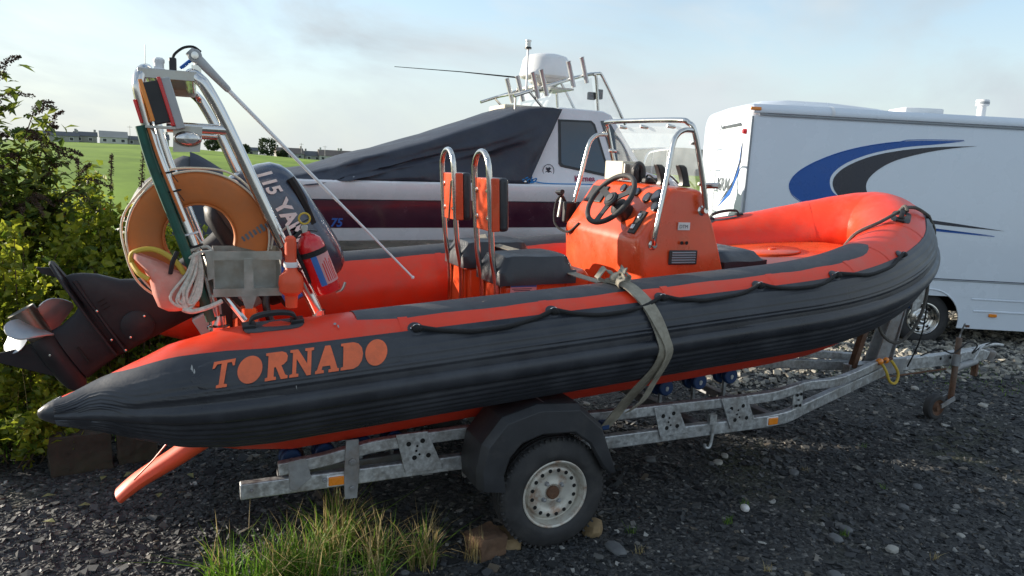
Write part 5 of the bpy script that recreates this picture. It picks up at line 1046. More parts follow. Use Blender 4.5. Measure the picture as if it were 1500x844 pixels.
def swoosh(name, pl, t1, m, d):
    b = MB(); b.prism(smooth_tips(pl, t1), (0, -d, 0), (1, 0, 0), (0, 0, 1), (0, .003, 0)); return b.build(name, m, MH, 0, 0, Xd)
pin = MB(); pin.tube([(p[0], -.002, p[1]) for p in [(q[0] - .012 * (1 if k < 12 else 0), q[1] + .010 * (1 if k < 6 else -1)) for k, q in enumerate(cr(blue[:13], 4))]], .004, 5); pin.build('swoosh_outline', 'decal_blue', MH, 40, 0, Xd)
swoosh('swoosh_decal', blue, 12, 'decal_blue', .0025); swoosh('swoosh_decal', dark, 12, 'decal_grey', .0035)
# lamps, wheel
b = MB(); b.box((3.27, -.006, .425), (.10, .016, .04)); b.build('side_marker', 'amber', MH, 30, .006, X)
b = MB(); b.box((.045, -.025, 2.785), (.13, .03, .04)); b.build('marker_lamp', 'amber', MH, 30, .008, X)
for ww in (wx, 6.3):
    o = V((ww, .07, wz)); b = MB(); R0 = wr
    b.lathe(o, (0, 1, 0), [(.018, .205), (.004, .215), (0, .245), (.006, .285), (.018, .315), (.03, .330), (.06, .335), (.10, .330), (.104, .322), (.108, .330), (.16, .335), (.20, .330), (.215, .31), (.22, .25), (.2, .2)], 48, cap=False); W = b.build('wheel', 'rubber', MH, 40, 0, X)
    b = MB(); b.lathe(o, (0, 1, 0), [(.016, .205), (.006, .208), (.004, .198), (.012, .190), (.040, .180), (.085, .172), (.095, .150), (.080, .135), (.055, .125), (.045, .105), (.050, .090), (.040, .072), (.030, .066), (.012, .060), (.006, .045), (.012, .03), (.002, .02), (.002, 0)], 44, cap=False); rm = b.build('wheel_trim', 'stainless', W, 40, 0, X)
    for k in range(8):
        a = 2 * math.pi * k / 8; b = MB(); c = o + V((math.cos(a) * .150, .088, math.sin(a) * .150)); b.ball(c, .022, 8, 6, (1, .35, 1)); b.build('trim_hole', 'dark_gap', rm, 40, 0, X)
b = MB(); b.tube([(wx + .395 * math.cos(t), .0, wz + .395 * math.sin(t)) for t in np.linspace(R_(-10), R_(190), 30)], .010, 8); b.build('arch_lip', 'white_panel', MH, 50, 0, X)
b = MB(); b.box((2.98, .02, .275), (.05, .05, .03)); b.build('jack_point', 'rust', MH, 30, .004, X)
# roof vents and flue
b = MB(); b.lathe((3.02, .45, 2.85), (0, 0, 1), [(0, .05), (.16, .05), (.16, .075), (.22, .078), (.235, .07), (.236, 0)], 22); b.build('flue', 'white_plastic', MH, 40, 0, X)
MB().lathe((3.02, .45, 3.03), (0, 0, 1), [(0, .079), (.03, .079)], 22, cap=False).build('flue_band', 'trim_grey', MH, 40, 0, X)
b = MB(); b.box((2.35, .75, 2.92), (.50, .45, .075)); b.build('roof_hatch', 'white_plastic', MH, 30, .02, X)
b = MB(); b.ball((1.83, .8, 2.88), .09, 14, 8, (1, 1, .7)); b.build('roof_vent', 'white_plastic', MH, 50, 0, X)
# back of the vehicle
xr = -.004
b = MB(); b.prism([(.30, 2.60), (.36, 2.64), (1.2, 2.64), (1.2, 2.60)], (xr - .008, 0, 0), (0, 1, 0), (0, 0, 1), (.02, 0, 0)); b.build('brake_lamp', 'tint_window', MH, 30, .004, X)
b = MB()
for y in (1.15, 1.45): b.tube([(-.05, y, 1.3), (-.06, y, 2.5), (-.02, y, 2.75)], .013, 8)
for z in (1.5, 1.78, 2.06, 2.34): b.tube([(-.058, 1.15, z), (-.058, 1.45, z)], .011, 8)
b.build('ladder', 'white_plastic', MH, 40, 0, X)
for off, m in ((0, 'decal_grey'), (.07, 'decal_blue')):
    pl = [(.20 + off * .6, 2.45 - off), (.24 + off * .6, 2.2 - off * 1.4), (.45 + off, 1.92 - off * 1.3), (1.0 + off, 1.62 - off), (.47 + off, 1.84 - off * 1.5), (.20 + off * .6, 2.16 - off * 2)]
    b = MB(); b.prism(pl, (xr - .002, 0, 0), (0, 1, 0), (0, 0, 1), (.004, 0, 0)); b.build('rear_decal', m, MH, 0, 0, X)
pt = put_text('KRM', .24, (xr - .002, 1.22, 1.78), (0, -1, 0), (0, 0, 1), .001, .15, .004, width=.62); pt.build('model_lettering', 'text_grey', MH, 30, 0, X)
for z, m in ((1.42, 'red_lens'), (1.30, 'amber'), (2.52, 'red_lens')):
    b = MB(); b.lathe((xr, .16 if z < 2 else .12, z), (-1, 0, 0), [(0, .07 if z < 2 else .035), (.03, .065 if z < 2 else .03), (.04, .03), (.041, 0)], 18); b.build('tail_lamp', m, MH, 40, 0, X)
b = MB(); b.box((-.06, 1.1, .55), (.14, 2.0, .28)); b.build('bumper', 'white_panel', MH, 30, .03, X)

# ------------------------------------------------------------------ covered dinghy beyond the stern
DG = thing('covered_dinghy', 'small dinghy under a grey and navy cover standing beyond the outboard', 'boat', (-1.75, 3.9, 0))
rg = cr([(-2.36, 1.22), (-2.26, 1.45), (-2.12, 1.66), (-1.76, 1.93), (-1.52, 1.83), (-1.25, 1.62), (-1.05, 1.40)], 4); rings = []
for x, z in rg:
    hw = .55 * math.sqrt(max(.05, 1 - ((x + 1.72) / .72) ** 2)); rings.append([V((x, 3.9 + hw * k, 1.15 + (z - 1.15) * (1 - abs(k) ** 1.5) + .01 * math.sin(20 * x + 5 * k))) for k in np.linspace(-1, 1, 15)])
b = MB(); b.loft(rings, open_ring=True, cap=False); b.build('cover', 'hypalon_grey', DG, 60)
b = MB(); b.loft([[V((x, 3.9 + hw * k, 1.2 + (z - 1.18) * (1 - abs(k) ** 1.5))) for k in np.linspace(-1, .9, 13)] for x, z, hw in ((-1.70, 1.965, .55), (-1.62, 1.935, .56), (-1.50, 1.865, .55), (-1.40, 1.80, .53))], open_ring=True, cap=False); b.build('cover_panel', 'canvas', DG, 60)
b = MB(); b.loft([[V((x, 3.9 + y, z)) for y, z in ((-hw, 1.2), (-hw * .95, .8), (-hw * .4, .55), (0, .48), (hw * .4, .55), (hw * .95, .8), (hw, 1.2))] for x, hw in ((-2.38, .1), (-2.2, .36), (-1.8, .54), (-1.3, .5), (-1.0, .42))]); b.build('hull', 'white_gel', DG, 50)
for x in (-2.1, -1.3):
    for y in (-.3, .3): MB().bar((x, 3.9 + y, 0), (x, 3.9 + y, .74), .09, .09, (1, 0, 0)).build('support_post', 'galv_dull', DG)

# ------------------------------------------------------------------ field, far hill, houses
mat('render_wall', (.34, .33, .31), .9, var=.1, scale=.4); mat('render_light', (.55, .54, .50), .9, var=.08, scale=.4); mat('slate_roof', (.10, .105, .115), .8, var=.15, scale=.6); mat('roof_brown', (.16, .13, .115), .85, var=.15, scale=.6); mat('house_window', (.03, .035, .04), .2)
def field_z(x, y):
    t = min(1., max(0., (y - 7) / 293.)); tgt = 4.3 if x < -12 else 4.3 - 2.3 * min(1, (x + 12) / 50.)
    return .05 + (tgt - .05) * t ** .85 + .35 * math.sin(x * .05 + y * .03) * t
xs = np.concatenate([np.linspace(-420, -60, 14), np.linspace(-55, 90, 46), np.linspace(100, 520, 16)]); ys = np.concatenate([np.linspace(7, 120, 24), np.linspace(130, 345, 22)])
b = MB(); vs = [(x, y, field_z(x, y) if y < 340 else field_z(x, y) - 6) for x in xs for y in ys]; ny = len(ys)
b.add(vs, [(i * ny + j, (i + 1) * ny + j, (i + 1) * ny + j + 1, i * ny + j + 1) for i in range(len(xs) - 1) for j in range(ny - 1)])
gm = bpy.data.materials.new('pasture'); gm.use_nodes = True; MAT['pasture'] = gm
n_ = gm.node_tree.nodes; l_ = gm.node_tree.links; bs = n_['Principled BSDF']; bs.inputs['Roughness'].default_value = .9; bs.inputs['Specular IOR Level'].default_value = .15
tc_ = n_.new('ShaderNodeTexCoord'); mp_ = n_.new('ShaderNodeMapping'); mp_.inputs['Scale'].default_value = (1, .35, 1); l_.new(tc_.outputs['Object'], mp_.inputs['Vector'])
z1 = n_.new('ShaderNodeTexNoise'); z1.inputs['Scale'].default_value = .09; z1.inputs['Detail'].default_value = 8; z1.inputs['Roughness'].default_value = .7; l_.new(mp_.outputs[0], z1.inputs['Vector'])
r1 = n_.new('ShaderNodeValToRGB'); r1.color_ramp.elements[0].position = .36; r1.color_ramp.elements[0].color = (.12, .20, .020, 1); r1.color_ramp.elements[1].position = .66; r1.color_ramp.elements[1].color = (.26, .38, .045, 1)
l_.new(z1.outputs['Fac'], r1.inputs['Fac']); l_.new(r1.outputs['Color'], bs.inputs['Base Color'])
fo = b.build('field', 'pasture', None, 60, recalc=False); tag(fo, 'sunlit green pasture rising to the houses on the skyline', 'field', kind='structure')
mat('moor', (.16, .17, .15), .95, var=.2, scale=.01)
b = MB(); rings = []
for y, k in ((620, 0), (720, .45), (830, .85), (900, 1), (1000, .8), (1100, 0)):
    rings.append([V((x, y, -8 + (48 * math.exp(-((x - 640) / 330.) ** 2) + 10 * math.exp(-((x - 150) / 260) ** 2) + 2.5 * math.sin(x * .021)) * k)) for x in np.linspace(-500, 1700, 60)])
b.loft(rings, open_ring=True, cap=False); ho = b.build('hill', 'moor', None, 60, recalc=False); tag(ho, 'low grey-green hill on the skyline behind the boats', 'hill', kind='structure')
def house(x, y, w_, d_, hw, hr, wall, roof, label, rz=0., chim=True, win=3):
    z = field_z(x, y) - .3
    h = thing('house', label, 'house', (x, y, z), rz, 'houses along the top of the field'); X_ = WM[h.name]
    MB().box((0, 0, hw / 2), (w_, d_, hw)).build('wall', wall, h, 0, 0, X_)
    b = MB(); b.prism([(-d_ / 2 - .3, hw - .1), (0, hw + hr), (d_ / 2 + .3, hw - .1)], (-w_ / 2 - .3, 0, 0), (0, 1, 0), (0, 0, 1), (w_ + .6, 0, 0)); r_ = b.build('roof', roof, h, 0, 0, X_)
    if chim:
        for sx_ in (-1, 1): MB().box((sx_ * (w_ / 2 - .5), 0, hw + hr + .3), (.7, .9, 1.1)).build('chimney', wall, r_, 0, 0, X_)
    for k in range(win):
        xx = (k + .5) / win * w_ - w_ / 2; f = MB().box((xx, -d_ / 2 - .02, hw * .55), (1.3, .08, 1.2)).build('window', 'white_plastic', h, 0, 0, X_); MB().box((xx, -d_ / 2 - .05, hw * .55), (1.1, .06, 1.0)).build('pane', 'house_window', f, 0, 0, X_)
house(-45, 300, 13, 7, 2.4, 1.4, 'render_wall', 'slate_roof', 'low grey house beyond the dark twigs of the shrub', .1)
house(-37, 305, 7, 6, 2.6, 1.5, 'render_wall', 'slate_roof', 'narrow grey house standing next to the pale roofed house', .05, win=2)
house(-27.5, 298, 8.5, 7, 2.4, 2.2, 'render_light', 'render_wall', 'pale house with light roof on the skyline of the field', .12, False)
house(-19.5, 300, 9, 6, 2.0, 1.3, 'render_wall', 'slate_roof', 'long low dark shed beside a taller grey house', .0, False, 2)
house(-13.0, 297, 6.5, 7, 2.6, 1.9, 'render_wall', 'slate_roof', 'tall grey house partly hidden by the roll frame leg', .1, True, 2)
house(12, 300, 7, 6, 2.0, 1.2, 'render_wall', 'slate_roof', 'low dark house seen through the stainless roll frame', .0, False, 2)
house(18.5, 296, 5, 5, 2.0, 1.2, 'render_light', 'slate_roof', 'small white outbuilding left of the round tree', .0, False, 1)
house(33, 300, 10, 7, 2.4, 2.2, 'render_wall', 'roof_brown', 'brown roofed bungalow between round tree and canvas cover', .1)
house(42, 302, 6, 6, 2.2, 1.8, 'render_wall', 'slate_roof', 'narrow grey bungalow in the middle of the row', .0, True, 2)
house(48.5, 300, 8, 7, 2.4, 2.3, 'render_light', 'roof_brown', 'pale bungalow with brown roof just above the canvas cover', -.1)
house(57, 300, 9, 7, 2.6, 2.0, 'render_wall', 'roof_brown', 'last bungalow of the row rising behind the canvas cover', .1)
for x, z, hh in ((-14.5, 0, 7.5), (37, 0, 6.5), (46, 0, 6.0), (-22, 0, 6.5)):
    b = MB(); zz = field_z(x, 295); b.tube([(x, 295, zz), (x, 295, zz + hh)], .09, 6); b.bar((x - .8, 295, zz + hh - .5), (x + .8, 295, zz + hh - .5), .1, .1); b.build('utility_pole', 'galv_dull', None, 30, label='thin utility pole standing among the far houses', cat='pole', group='poles by the far houses')
# ------------------------------------------------------------------ ground
gm = bpy.data.materials.new('gravel_ground'); gm.use_nodes = True; MAT['gravel_ground'] = gm
n_ = gm.node_tree.nodes; l_ = gm.node_tree.links; bs = n_['Principled BSDF']; bs.inputs['Roughness'].default_value = .85; bs.inputs['Specular IOR Level'].default_value = .3
tc_ = n_.new('ShaderNodeTexCoord')
vz = n_.new('ShaderNodeTexVoronoi'); vz.inputs['Scale'].default_value = 38; vz.inputs['Randomness'].default_value = 1; l_.new(tc_.outputs['Object'], vz.inputs['Vector'])
rv = n_.new('ShaderNodeValToRGB'); rv.color_ramp.elements[0].color = (.028, .030, .032, 1); rv.color_ramp.elements[1].color = (.075, .078, .080, 1)
e = rv.color_ramp.elements.new(.92); e.color = (.09, .09, .088, 1); e = rv.color_ramp.elements.new(.97); e.color = (.26, .25, .23, 1)
sp = n_.new('ShaderNodeSeparateColor'); l_.new(vz.outputs['Color'], sp.inputs[0]); l_.new(sp.outputs[0], rv.inputs['Fac'])
z1 = n_.new('ShaderNodeTexNoise'); z1.inputs['Scale'].default_value = .8; z1.inputs['Detail'].default_value = 6; l_.new(tc_.outputs['Object'], z1.inputs['Vector'])
r1 = n_.new('ShaderNodeValToRGB'); r1.color_ramp.elements[0].position = .56; r1.color_ramp.elements[0].color = (0, 0, 0, 1); r1.color_ramp.elements[1].position = .72; r1.color_ramp.elements[1].color = (.75, .75, .75, 1)
l_.new(z1.outputs['Fac'], r1.inputs['Fac'])
k_ = n_.new('ShaderNodeMix'); k_.data_type = 'RGBA'; k_.inputs[7].default_value = (.045, .050, .022, 1); l_.new(r1.outputs['Color'], k_.inputs['Factor']); l_.new(rv.outputs['Color'], k_.inputs[6]); l_.new(k_.outputs[2], bs.inputs['Base Color'])
bp = n_.new('ShaderNodeBump'); bp.inputs['Strength'].default_value = .9; bp.inputs['Distance'].default_value = .02; bp.invert = True; l_.new(vz.outputs['Distance'], bp.inputs['Height']); l_.new(bp.outputs[0], bs.inputs['Normal'])
gx = np.concatenate([[-3000, -600, -120, -40, -16], np.linspace(-8, 14, 89), [20, 45, 150, 700, 3000]]); gy = np.concatenate([[-3000, -300, -40, -10], np.linspace(-5, 12, 69), [16, 40, 200, 900, 4500]])
def gz0(x, y):
    if abs(x) > 30 or abs(y) > 30: return 0. if y < 30 else -.3
    return .010 * math.sin(2.3 * x + 1.1 * y) * math.sin(1.7 * y - .6 * x) - .004
b = MB(); ny = len(gy); b.add([(x, y, gz0(x, y)) for x in gx for y in gy], [(i * ny + j, (i + 1) * ny + j, (i + 1) * ny + j + 1, i * ny + j + 1) for i in range(len(gx) - 1) for j in range(ny - 1)])
go = b.build('ground', 'gravel_ground', None, 60, recalc=False); go.location = (0, 0, 0)
me = go.data; A = np.array([tuple(v) for v in b.v]); me.vertices.foreach_set('co', A.ravel()); me.update(); tag(go, 'dark slate gravel yard under the boats', 'ground', kind='structure')

# loose gravel: real angular chips, uncountable
def chips(name, m, P, S, label, flat=.42):
    N_ = len(P); base = np.array([(x, y, z) for x in (-1, 1) for y in (-1, 1) for z in (-1, 1)], float)
    J = base[None] * .5 + NR.uniform(-.22, .22, (N_, 8, 3)); J *= S[:, None, None]; J *= NR.uniform(.65, 1.25, (N_, 1, 3)); J[:, :, 2] *= flat
    yaw = NR.uniform(0, 6.28, N_); tx = NR.normal(0, .30, N_); ty = NR.normal(0, .30, N_)
    c, s = np.cos(yaw), np.sin(yaw)
    x, y, z = J[..., 0], J[..., 1], J[..., 2]
    y2 = y * np.cos(tx)[:, None] - z * np.sin(tx)[:, None]; z2 = y * np.sin(tx)[:, None] + z * np.cos(tx)[:, None]
    x2 = x * np.cos(ty)[:, None] + z2 * np.sin(ty)[:, None]; z3 = -x * np.sin(ty)[:, None] + z2 * np.cos(ty)[:, None]
    xx = x2 * c[:, None] - y2 * s[:, None]; yy = x2 * s[:, None] + y2 * c[:, None]
    W = np.stack([xx + P[:, 0:1], yy + P[:, 1:2], z3 + P[:, 2:3]], -1).reshape(-1, 3)
    f = np.array([(0, 1, 3, 2), (4, 6, 7, 5), (0, 4, 5, 1), (2, 3, 7, 6), (0, 2, 6, 4), (1, 5, 7, 3)]); F_ = (f[None] + (np.arange(N_) * 8)[:, None, None]).reshape(-1, 4)
    me = bpy.data.meshes.new(name); me.vertices.add(len(W)); me.vertices.foreach_set('co', W.ravel()); me.loops.add(F_.size); me.loops.foreach_set('vertex_index', F_.ravel())
    me.polygons.add(len(F_)); me.polygons.foreach_set('loop_start', np.arange(0, F_.size, 4)); me.polygons.foreach_set('loop_total', np.full(len(F_), 4)); me.update(calc_edges=True); me.validate(); me.shade_flat()
    me.materials.append(MAT[m]); o = bpy.data.objects.new(name, me); COL.objects.link(o); return tag(o, label, 'gravel', kind='stuff')
sm_ = bpy.data.materials.new('gravel_chip'); sm_.use_nodes = True; MAT['gravel_chip'] = sm_
n_ = sm_.node_tree.nodes; l_ = sm_.node_tree.links; bs = n_['Principled BSDF']; bs.inputs['Roughness'].default_value = .62; bs.inputs['Specular IOR Level'].default_value = .45
g_ = n_.new('ShaderNodeNewGeometry'); r_ = n_.new('ShaderNodeValToRGB'); r_.color_ramp.elements[0].color = (.018, .020, .022, 1); r_.color_ramp.elements[1].color = (.42, .41, .38, 1)
for p, c in ((.50, (.034, .037, .041)), (.80, (.062, .065, .068)), (.93, (.11, .108, .102)), (.955, (.13, .105, .075)), (.985, (.22, .215, .20))):
    e = r_.color_ramp.elements.new(p); e.color = (*c, 1)
l_.new(g_.outputs['Random Per Island'], r_.inputs['Fac']); l_.new(r_.outputs['Color'], bs.inputs['Base Color'])
cx0, cy0 = -1.674, -4.179; fx, fy = math.sin(_a), math.cos(_a); rx_, ry_ = math.cos(_a), -math.sin(_a)
def scatter(n__, d0, d1, half=.82):
    d = np.exp(NR.uniform(math.log(d0), math.log(d1), n__)); t = NR.uniform(-half, half, n__) * d
    return np.stack([cx0 + fx * d + rx_ * t, cy0 + fy * d + ry_ * t], -1), d
P, D = scatter(105000, 2.2, 12.0); S = NR.gamma(2.2, .4545, len(P)) * (.0062 + .0017 * D); S = np.clip(S, .005, .05)
kp = np.array([math.sin(1.9 * x + .7 * y) * math.sin(1.3 * y - .8 * x + 1) + .5 * math.sin(4.1 * x + 3.3 * y) for x, y in P]) + NR.uniform(-1.1, 1.1, len(P)) > -.75; P, D, S = P[kp], D[kp], S[kp]; Pz = np.array([gz0(x, y) for x, y in P]) + S * .10
chips('gravel', 'gravel_chip', np.column_stack([P, Pz]), S, 'loose dark slate chippings covering the yard')
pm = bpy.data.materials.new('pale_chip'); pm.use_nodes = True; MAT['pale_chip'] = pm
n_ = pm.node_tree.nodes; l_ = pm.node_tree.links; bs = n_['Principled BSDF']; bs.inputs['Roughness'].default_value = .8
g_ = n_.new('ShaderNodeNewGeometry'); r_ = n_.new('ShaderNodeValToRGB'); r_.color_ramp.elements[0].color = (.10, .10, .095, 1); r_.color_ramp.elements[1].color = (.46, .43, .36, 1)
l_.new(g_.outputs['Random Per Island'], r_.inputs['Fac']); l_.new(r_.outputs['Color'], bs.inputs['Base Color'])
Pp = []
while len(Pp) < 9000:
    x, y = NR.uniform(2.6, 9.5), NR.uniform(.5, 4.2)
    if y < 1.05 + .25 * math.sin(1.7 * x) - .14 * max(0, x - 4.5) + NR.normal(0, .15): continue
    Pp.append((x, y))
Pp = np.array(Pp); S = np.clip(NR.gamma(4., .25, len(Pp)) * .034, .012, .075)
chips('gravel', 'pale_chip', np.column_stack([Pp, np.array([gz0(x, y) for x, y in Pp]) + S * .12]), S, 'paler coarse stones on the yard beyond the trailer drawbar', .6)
# larger loose stones, one by one
mat('stone_pale', (.36, .35, .32), .85, var=.2, scale=14, bump=.3, bscale=50); mat('stone_grey', (.13, .135, .14), .8, var=.25, scale=12, bump=.3, bscale=50); mat('stone_tan', (.27, .19, .10), .9, var=.25, scale=12, bump=.4, bscale=40); mat('stone_brown', (.13, .075, .045), .9, var=.3, scale=12, bump=.5, bscale=40); mat('concrete_old', (.050, .040, .030), .95, var=.3, scale=7, bump=.5, bscale=30, dirt=(.04, .05, .025), dirt_amt=.7)
def rock(c, s, m, label, name='stone', grp=None, seed=0, sq=.7):
    rd = random.Random(seed); b = MB(); rings = []; n__ = 9
    for i, (zz, k) in enumerate(((-.5, .55), (-.42, .88), (0, 1.), (.32, .90), (.46, .62), (.5, .25))):
        rings.append([V((s[0] / 2 * k * math.copysign(abs(math.cos(t)) ** sq, math.cos(t)) * rd.uniform(.86, 1.1), s[1] / 2 * k * math.copysign(abs(math.sin(t)) ** sq, math.sin(t)) * rd.uniform(.86, 1.1), s[2] * zz * rd.uniform(.94, 1.04))) for t in np.linspace(0, 2 * math.pi, n__ + 1)[:-1]])
    b.loft(rings); rot = Matrix.Rotation(rd.uniform(0, 3), 4, 'Z')
    return b.build(name, m, None, 32, .004, Matrix.Translation(V(c) + V((0, 0, s[2] * .40))) @ rot, label=label, cat='stone', group=grp)
def brick(c, s, rz, m, label, name, cat):
    rd = random.Random(int(c[0] * 100)); b = MB(); b.box((0, 0, 0), s); b.v = [tuple(q + rd.uniform(-.012, .012) for q in v) for v in b.v]
    o = b.build(name, m, None, 25, 0, Matrix.Translation(V(c) + V((0, 0, s[2] / 2 - .006))) @ Matrix.Rotation(rz, 4, 'Z'), label=label, cat=cat)
    sb = o.modifiers.new('sub', 'SUBSURF'); sb.subdivision_type = 'SIMPLE'; sb.levels = sb.render_levels = 4
    bv = o.modifiers.new('round', 'SMOOTH'); bv.factor = .5; bv.iterations = 3
    tx = bpy.data.textures.get('chip_noise') or bpy.data.textures.new('chip_noise', 'CLOUDS'); tx.noise_scale = .05; dm = o.modifiers.new('chips', 'DISPLACE'); dm.texture = tx; dm.strength = .022; dm.mid_level = .5
    return o
brick((-.345, -.93, 0), (.16, .15, .125), .25, 'stone_brown', 'brown stone block wedged behind the trailer tyre beside dry grass', 'wheel_chock', 'stone')
brick((-.225, -.90, 0), (.15, .13, .09), -.2, 'stone_tan', 'flat tan stone slab touching the back of the trailer tyre', 'wheel_chock', 'stone')
rock((.285, -.92, 0), (.13, .11, .09), 'stone_tan', 'tan rounded stone wedged against the front of the trailer tyre', 'stone', seed=5)
rock((.31, -1.12, 0), (.15, .09, .035), 'stone_grey', 'flat blue-grey slate lying beside the trailer tyre', 'stone', seed=8)
rock((1.30, -.96, 0), (.055, .05, .04), 'label_white', 'single bright white stone on the dark gravel', 'stone', seed=9)
brick((-2.36, .86, 0), (.34, .22, .24), .2, 'concrete_old', 'mossy dark concrete block on the ground under the tail cone', 'concrete_block', 'block')
brick((-2.05, .92, 0), (.22, .20, .22), .1, 'concrete_old', 'smaller dark concrete block next to the mossy block', 'concrete_block', 'block')
k = 0
Q, D2 = scatter(260, 2.5, 7.5, .7)
for (x, y), d in zip(Q, D2):
    if k >= 46: break
    if x < -1.6 or (abs(x) < .55 and abs(y + .93) < .28) or (abs(x - 4.06) < .25 and abs(y + .1) < .25) or (x < .2 and y > -.6): continue
    s = random.uniform(.035, .075); rock((x, y, gz0(x, y)), (s * 1.25, s, s * .5), random.choice(['stone_grey', 'stone_grey', 'stone_pale']), 'loose stone larger than the gravel lying on the yard', 'stone', 'loose stones on the gravel', seed=100 + k); k += 1

# ------------------------------------------------------------------ grass
leaf_mat('grass_green', (.05, .15, .012), (.22, .36, .040), rough=.55, trans=.45); leaf_mat('grass_dry', (.30, .22, .08), (.55, .45, .23), rough=.7, trans=.4)
def blades(pts, hmin, hmax, wd, lean=.5, seed=1):
    rd = random.Random(seed); b = MB()
    for (x, y, z) in pts:
        h = rd.uniform(hmin, hmax) * rd.uniform(.7, 1.); a = rd.uniform(0, 6.28); ln = abs(rd.gauss(0, lean)) * h; d = V((math.cos(a), math.sin(a), 0)); s = V((-d.y, d.x, 0)).lerp(V((rd.uniform(-1, 1), rd.uniform(-1, 1), 0)), .4).normalized(); w_ = wd * rd.uniform(.6, 1.2); o = V((x, y, z - .01)); vs = []
        for t in (0, .35, .7):
            c = o + d * (ln * t ** 1.8) + V((0, 0, h * (t - .18 * t * t * ln / h))); vs += [c - s * w_ * (1 - t * .6), c + s * w_ * (1 - t * .6)]
        vs.append(o + d * ln + V((0, 0, h * (1 - .25 * min(1, ln / h))))); b.add(vs, [(0, 1, 3, 2), (2, 3, 5, 4), (4, 5, 6)])
    return b
def clump_pts(c, r, n__, rd):
    out = []
    for _ in range(n__):
        a = rd.uniform(0, 6.28); q = r * math.sqrt(rd.random()) * rd.uniform(.5, 1.1); out.append((c[0] + q * math.cos(a) * 1.3, c[1] + q * math.sin(a), 0))
    return out
rd = random.Random(3); gp = []; dp = []
for (x, y, r, n1, n2) in ((-1.30, -.80, .13, 210, 45), (-1.08, -.70, .10, 130, 90), (-1.46, -.92, .11, 170, 25), (-.88, -.84, .08, 70, 100), (-.68, -.95, .07, 45, 80), (-1.18, -1.0, .12, 170, 60), (-1.02, -.50, .07, 60, 55), (-1.60, -.75, .06, 60, 15), (-.95, -1.1, .06, 60, 30)):
    gp += clump_pts((x, y), r, n1, rd); dp += clump_pts((x, y), r, n2, rd)
GR = thing('grass_clump', 'tall rough clump of green and straw coloured grass in front of the trailer', 'grass', (-1.1, -.8, 0))
blades(gp, .08, .36, .0040, .8, 5).build('green_blades', 'grass_green', GR, 0, recalc=False, kind='stuff'); blades(dp, .14, .42, .0030, .65, 6).build('dry_blades', 'grass_dry', GR, 0, recalc=False, kind='stuff')
DT = thing('grass_clump', 'thin tuft of dry straw grass beside the brown stone block', 'grass', (-.42, -.98, 0))
blades(clump_pts((-.42, -.98), .05, 60, rd), .12, .24, .002, .3, 7).build('dry_blades', 'grass_dry', DT, 0, recalc=False, kind='stuff')
for k, (x, y) in enumerate(((.42, -1.18), (.50, -.98), (1.1, -1.05), (.95, -1.55), (1.34, -.92), (1.62, -1.4), (1.9, -1.75), (1.45, -1.85), (2.4, -1.0), (.1, -1.5), (2.9, -.4), (.65, -1.75), (2.1, -.62), (1.3, -2.0))):
    t = thing('grass_tuft', 'tiny tuft of grass sprouting through the dark gravel', 'grass', (x, y, 0), 0, 'small tufts in the gravel')
    blades(clump_pts((x, y), .028, 26, rd), .025, .075, .0018, .7, 20 + k).build('blades', 'grass_green' if k % 3 else 'grass_dry', t, 0, recalc=False, kind='stuff')
# rough verge on the left and behind the yard
vp = []; vd = []
for _ in range(5200):
    x, y = rd.uniform(-5.5, -1.95), rd.uniform(.75, 4.6)
    if y < 1.1 + .5 * (x + 2.6) * (1 if x > -2.6 else .4) + .25 * math.sin(7 * x): continue
    (vp if rd.random() < .6 else vd).append((x, y, 0))
g_o = blades(vp, .15, .55, .0045, .5, 31).build('verge_grass', 'grass_green', None, 0, recalc=False, kind='stuff'); tag(g_o, 'rough green grass along the verge behind the outboard', 'grass')
g_o = blades(vd, .25, .75, .0040, .5, 32).build('verge_grass', 'grass_dry', None, 0, recalc=False, kind='stuff'); tag(g_o, 'dry straw stalks among the verge weeds', 'grass')
fp = []
for _ in range(2600):
    x, y = rd.uniform(4.2, 10), rd.uniform(.2, 2.4)
    if .5 * math.sin(1.3 * x) + .6 * math.sin(2.1 * y + x) + rd.uniform(-.6, .6) > .25: fp.append((x, y, 0))
g_o = blades(fp, .02, .055, .004, .9, 33).build('moss_patch', 'grass_green', None, 0, recalc=False, kind='stuff'); tag(g_o, 'thin moss and grass patches in the gravel beside the hitch', 'grass')

# ------------------------------------------------------------------ shrubs and weeds
leaf_mat('leaf_bramble', (.070, .13, .014), (.38, .40, .035), rough=.45, trans=.55); leaf_mat('leaf_buddleia', (.045, .095, .018), (.22, .26, .04), rough=.5, trans=.5); leaf_mat('seed_head', (.035, .022, .016), (.11, .07, .045), rough=.9, trans=.15)
leaf_mat('leaf_far', (.018, .035, .012), (.05, .075, .022), rough=.8, trans=.2); mat('twig', (.10, .065, .04), .85, var=.3, scale=20); mat('flower_orange', (.80, .16, .02), .6)
def leaf(b, p, d, nrm, L, w_):
    d = d.normalized(); s = d.cross(nrm); s = s.normalized() if s.length > 1e-4 else V((1, 0, 0)); u = s.cross(d)
    b.add([p, p + d * L * .45 + s * w_ + u * w_ * .35, p + d * L - u * L * .12, p + d * L * .45 - s * w_ + u * w_ * .35, p + d * L * .5], [(0, 1, 4), (1, 2, 4), (2, 3, 4), (3, 0, 4)])
def rv(rd, z=.3): return V((rd.uniform(-1, 1), rd.uniform(-1, 1), rd.uniform(-1 + z, 1))).normalized()
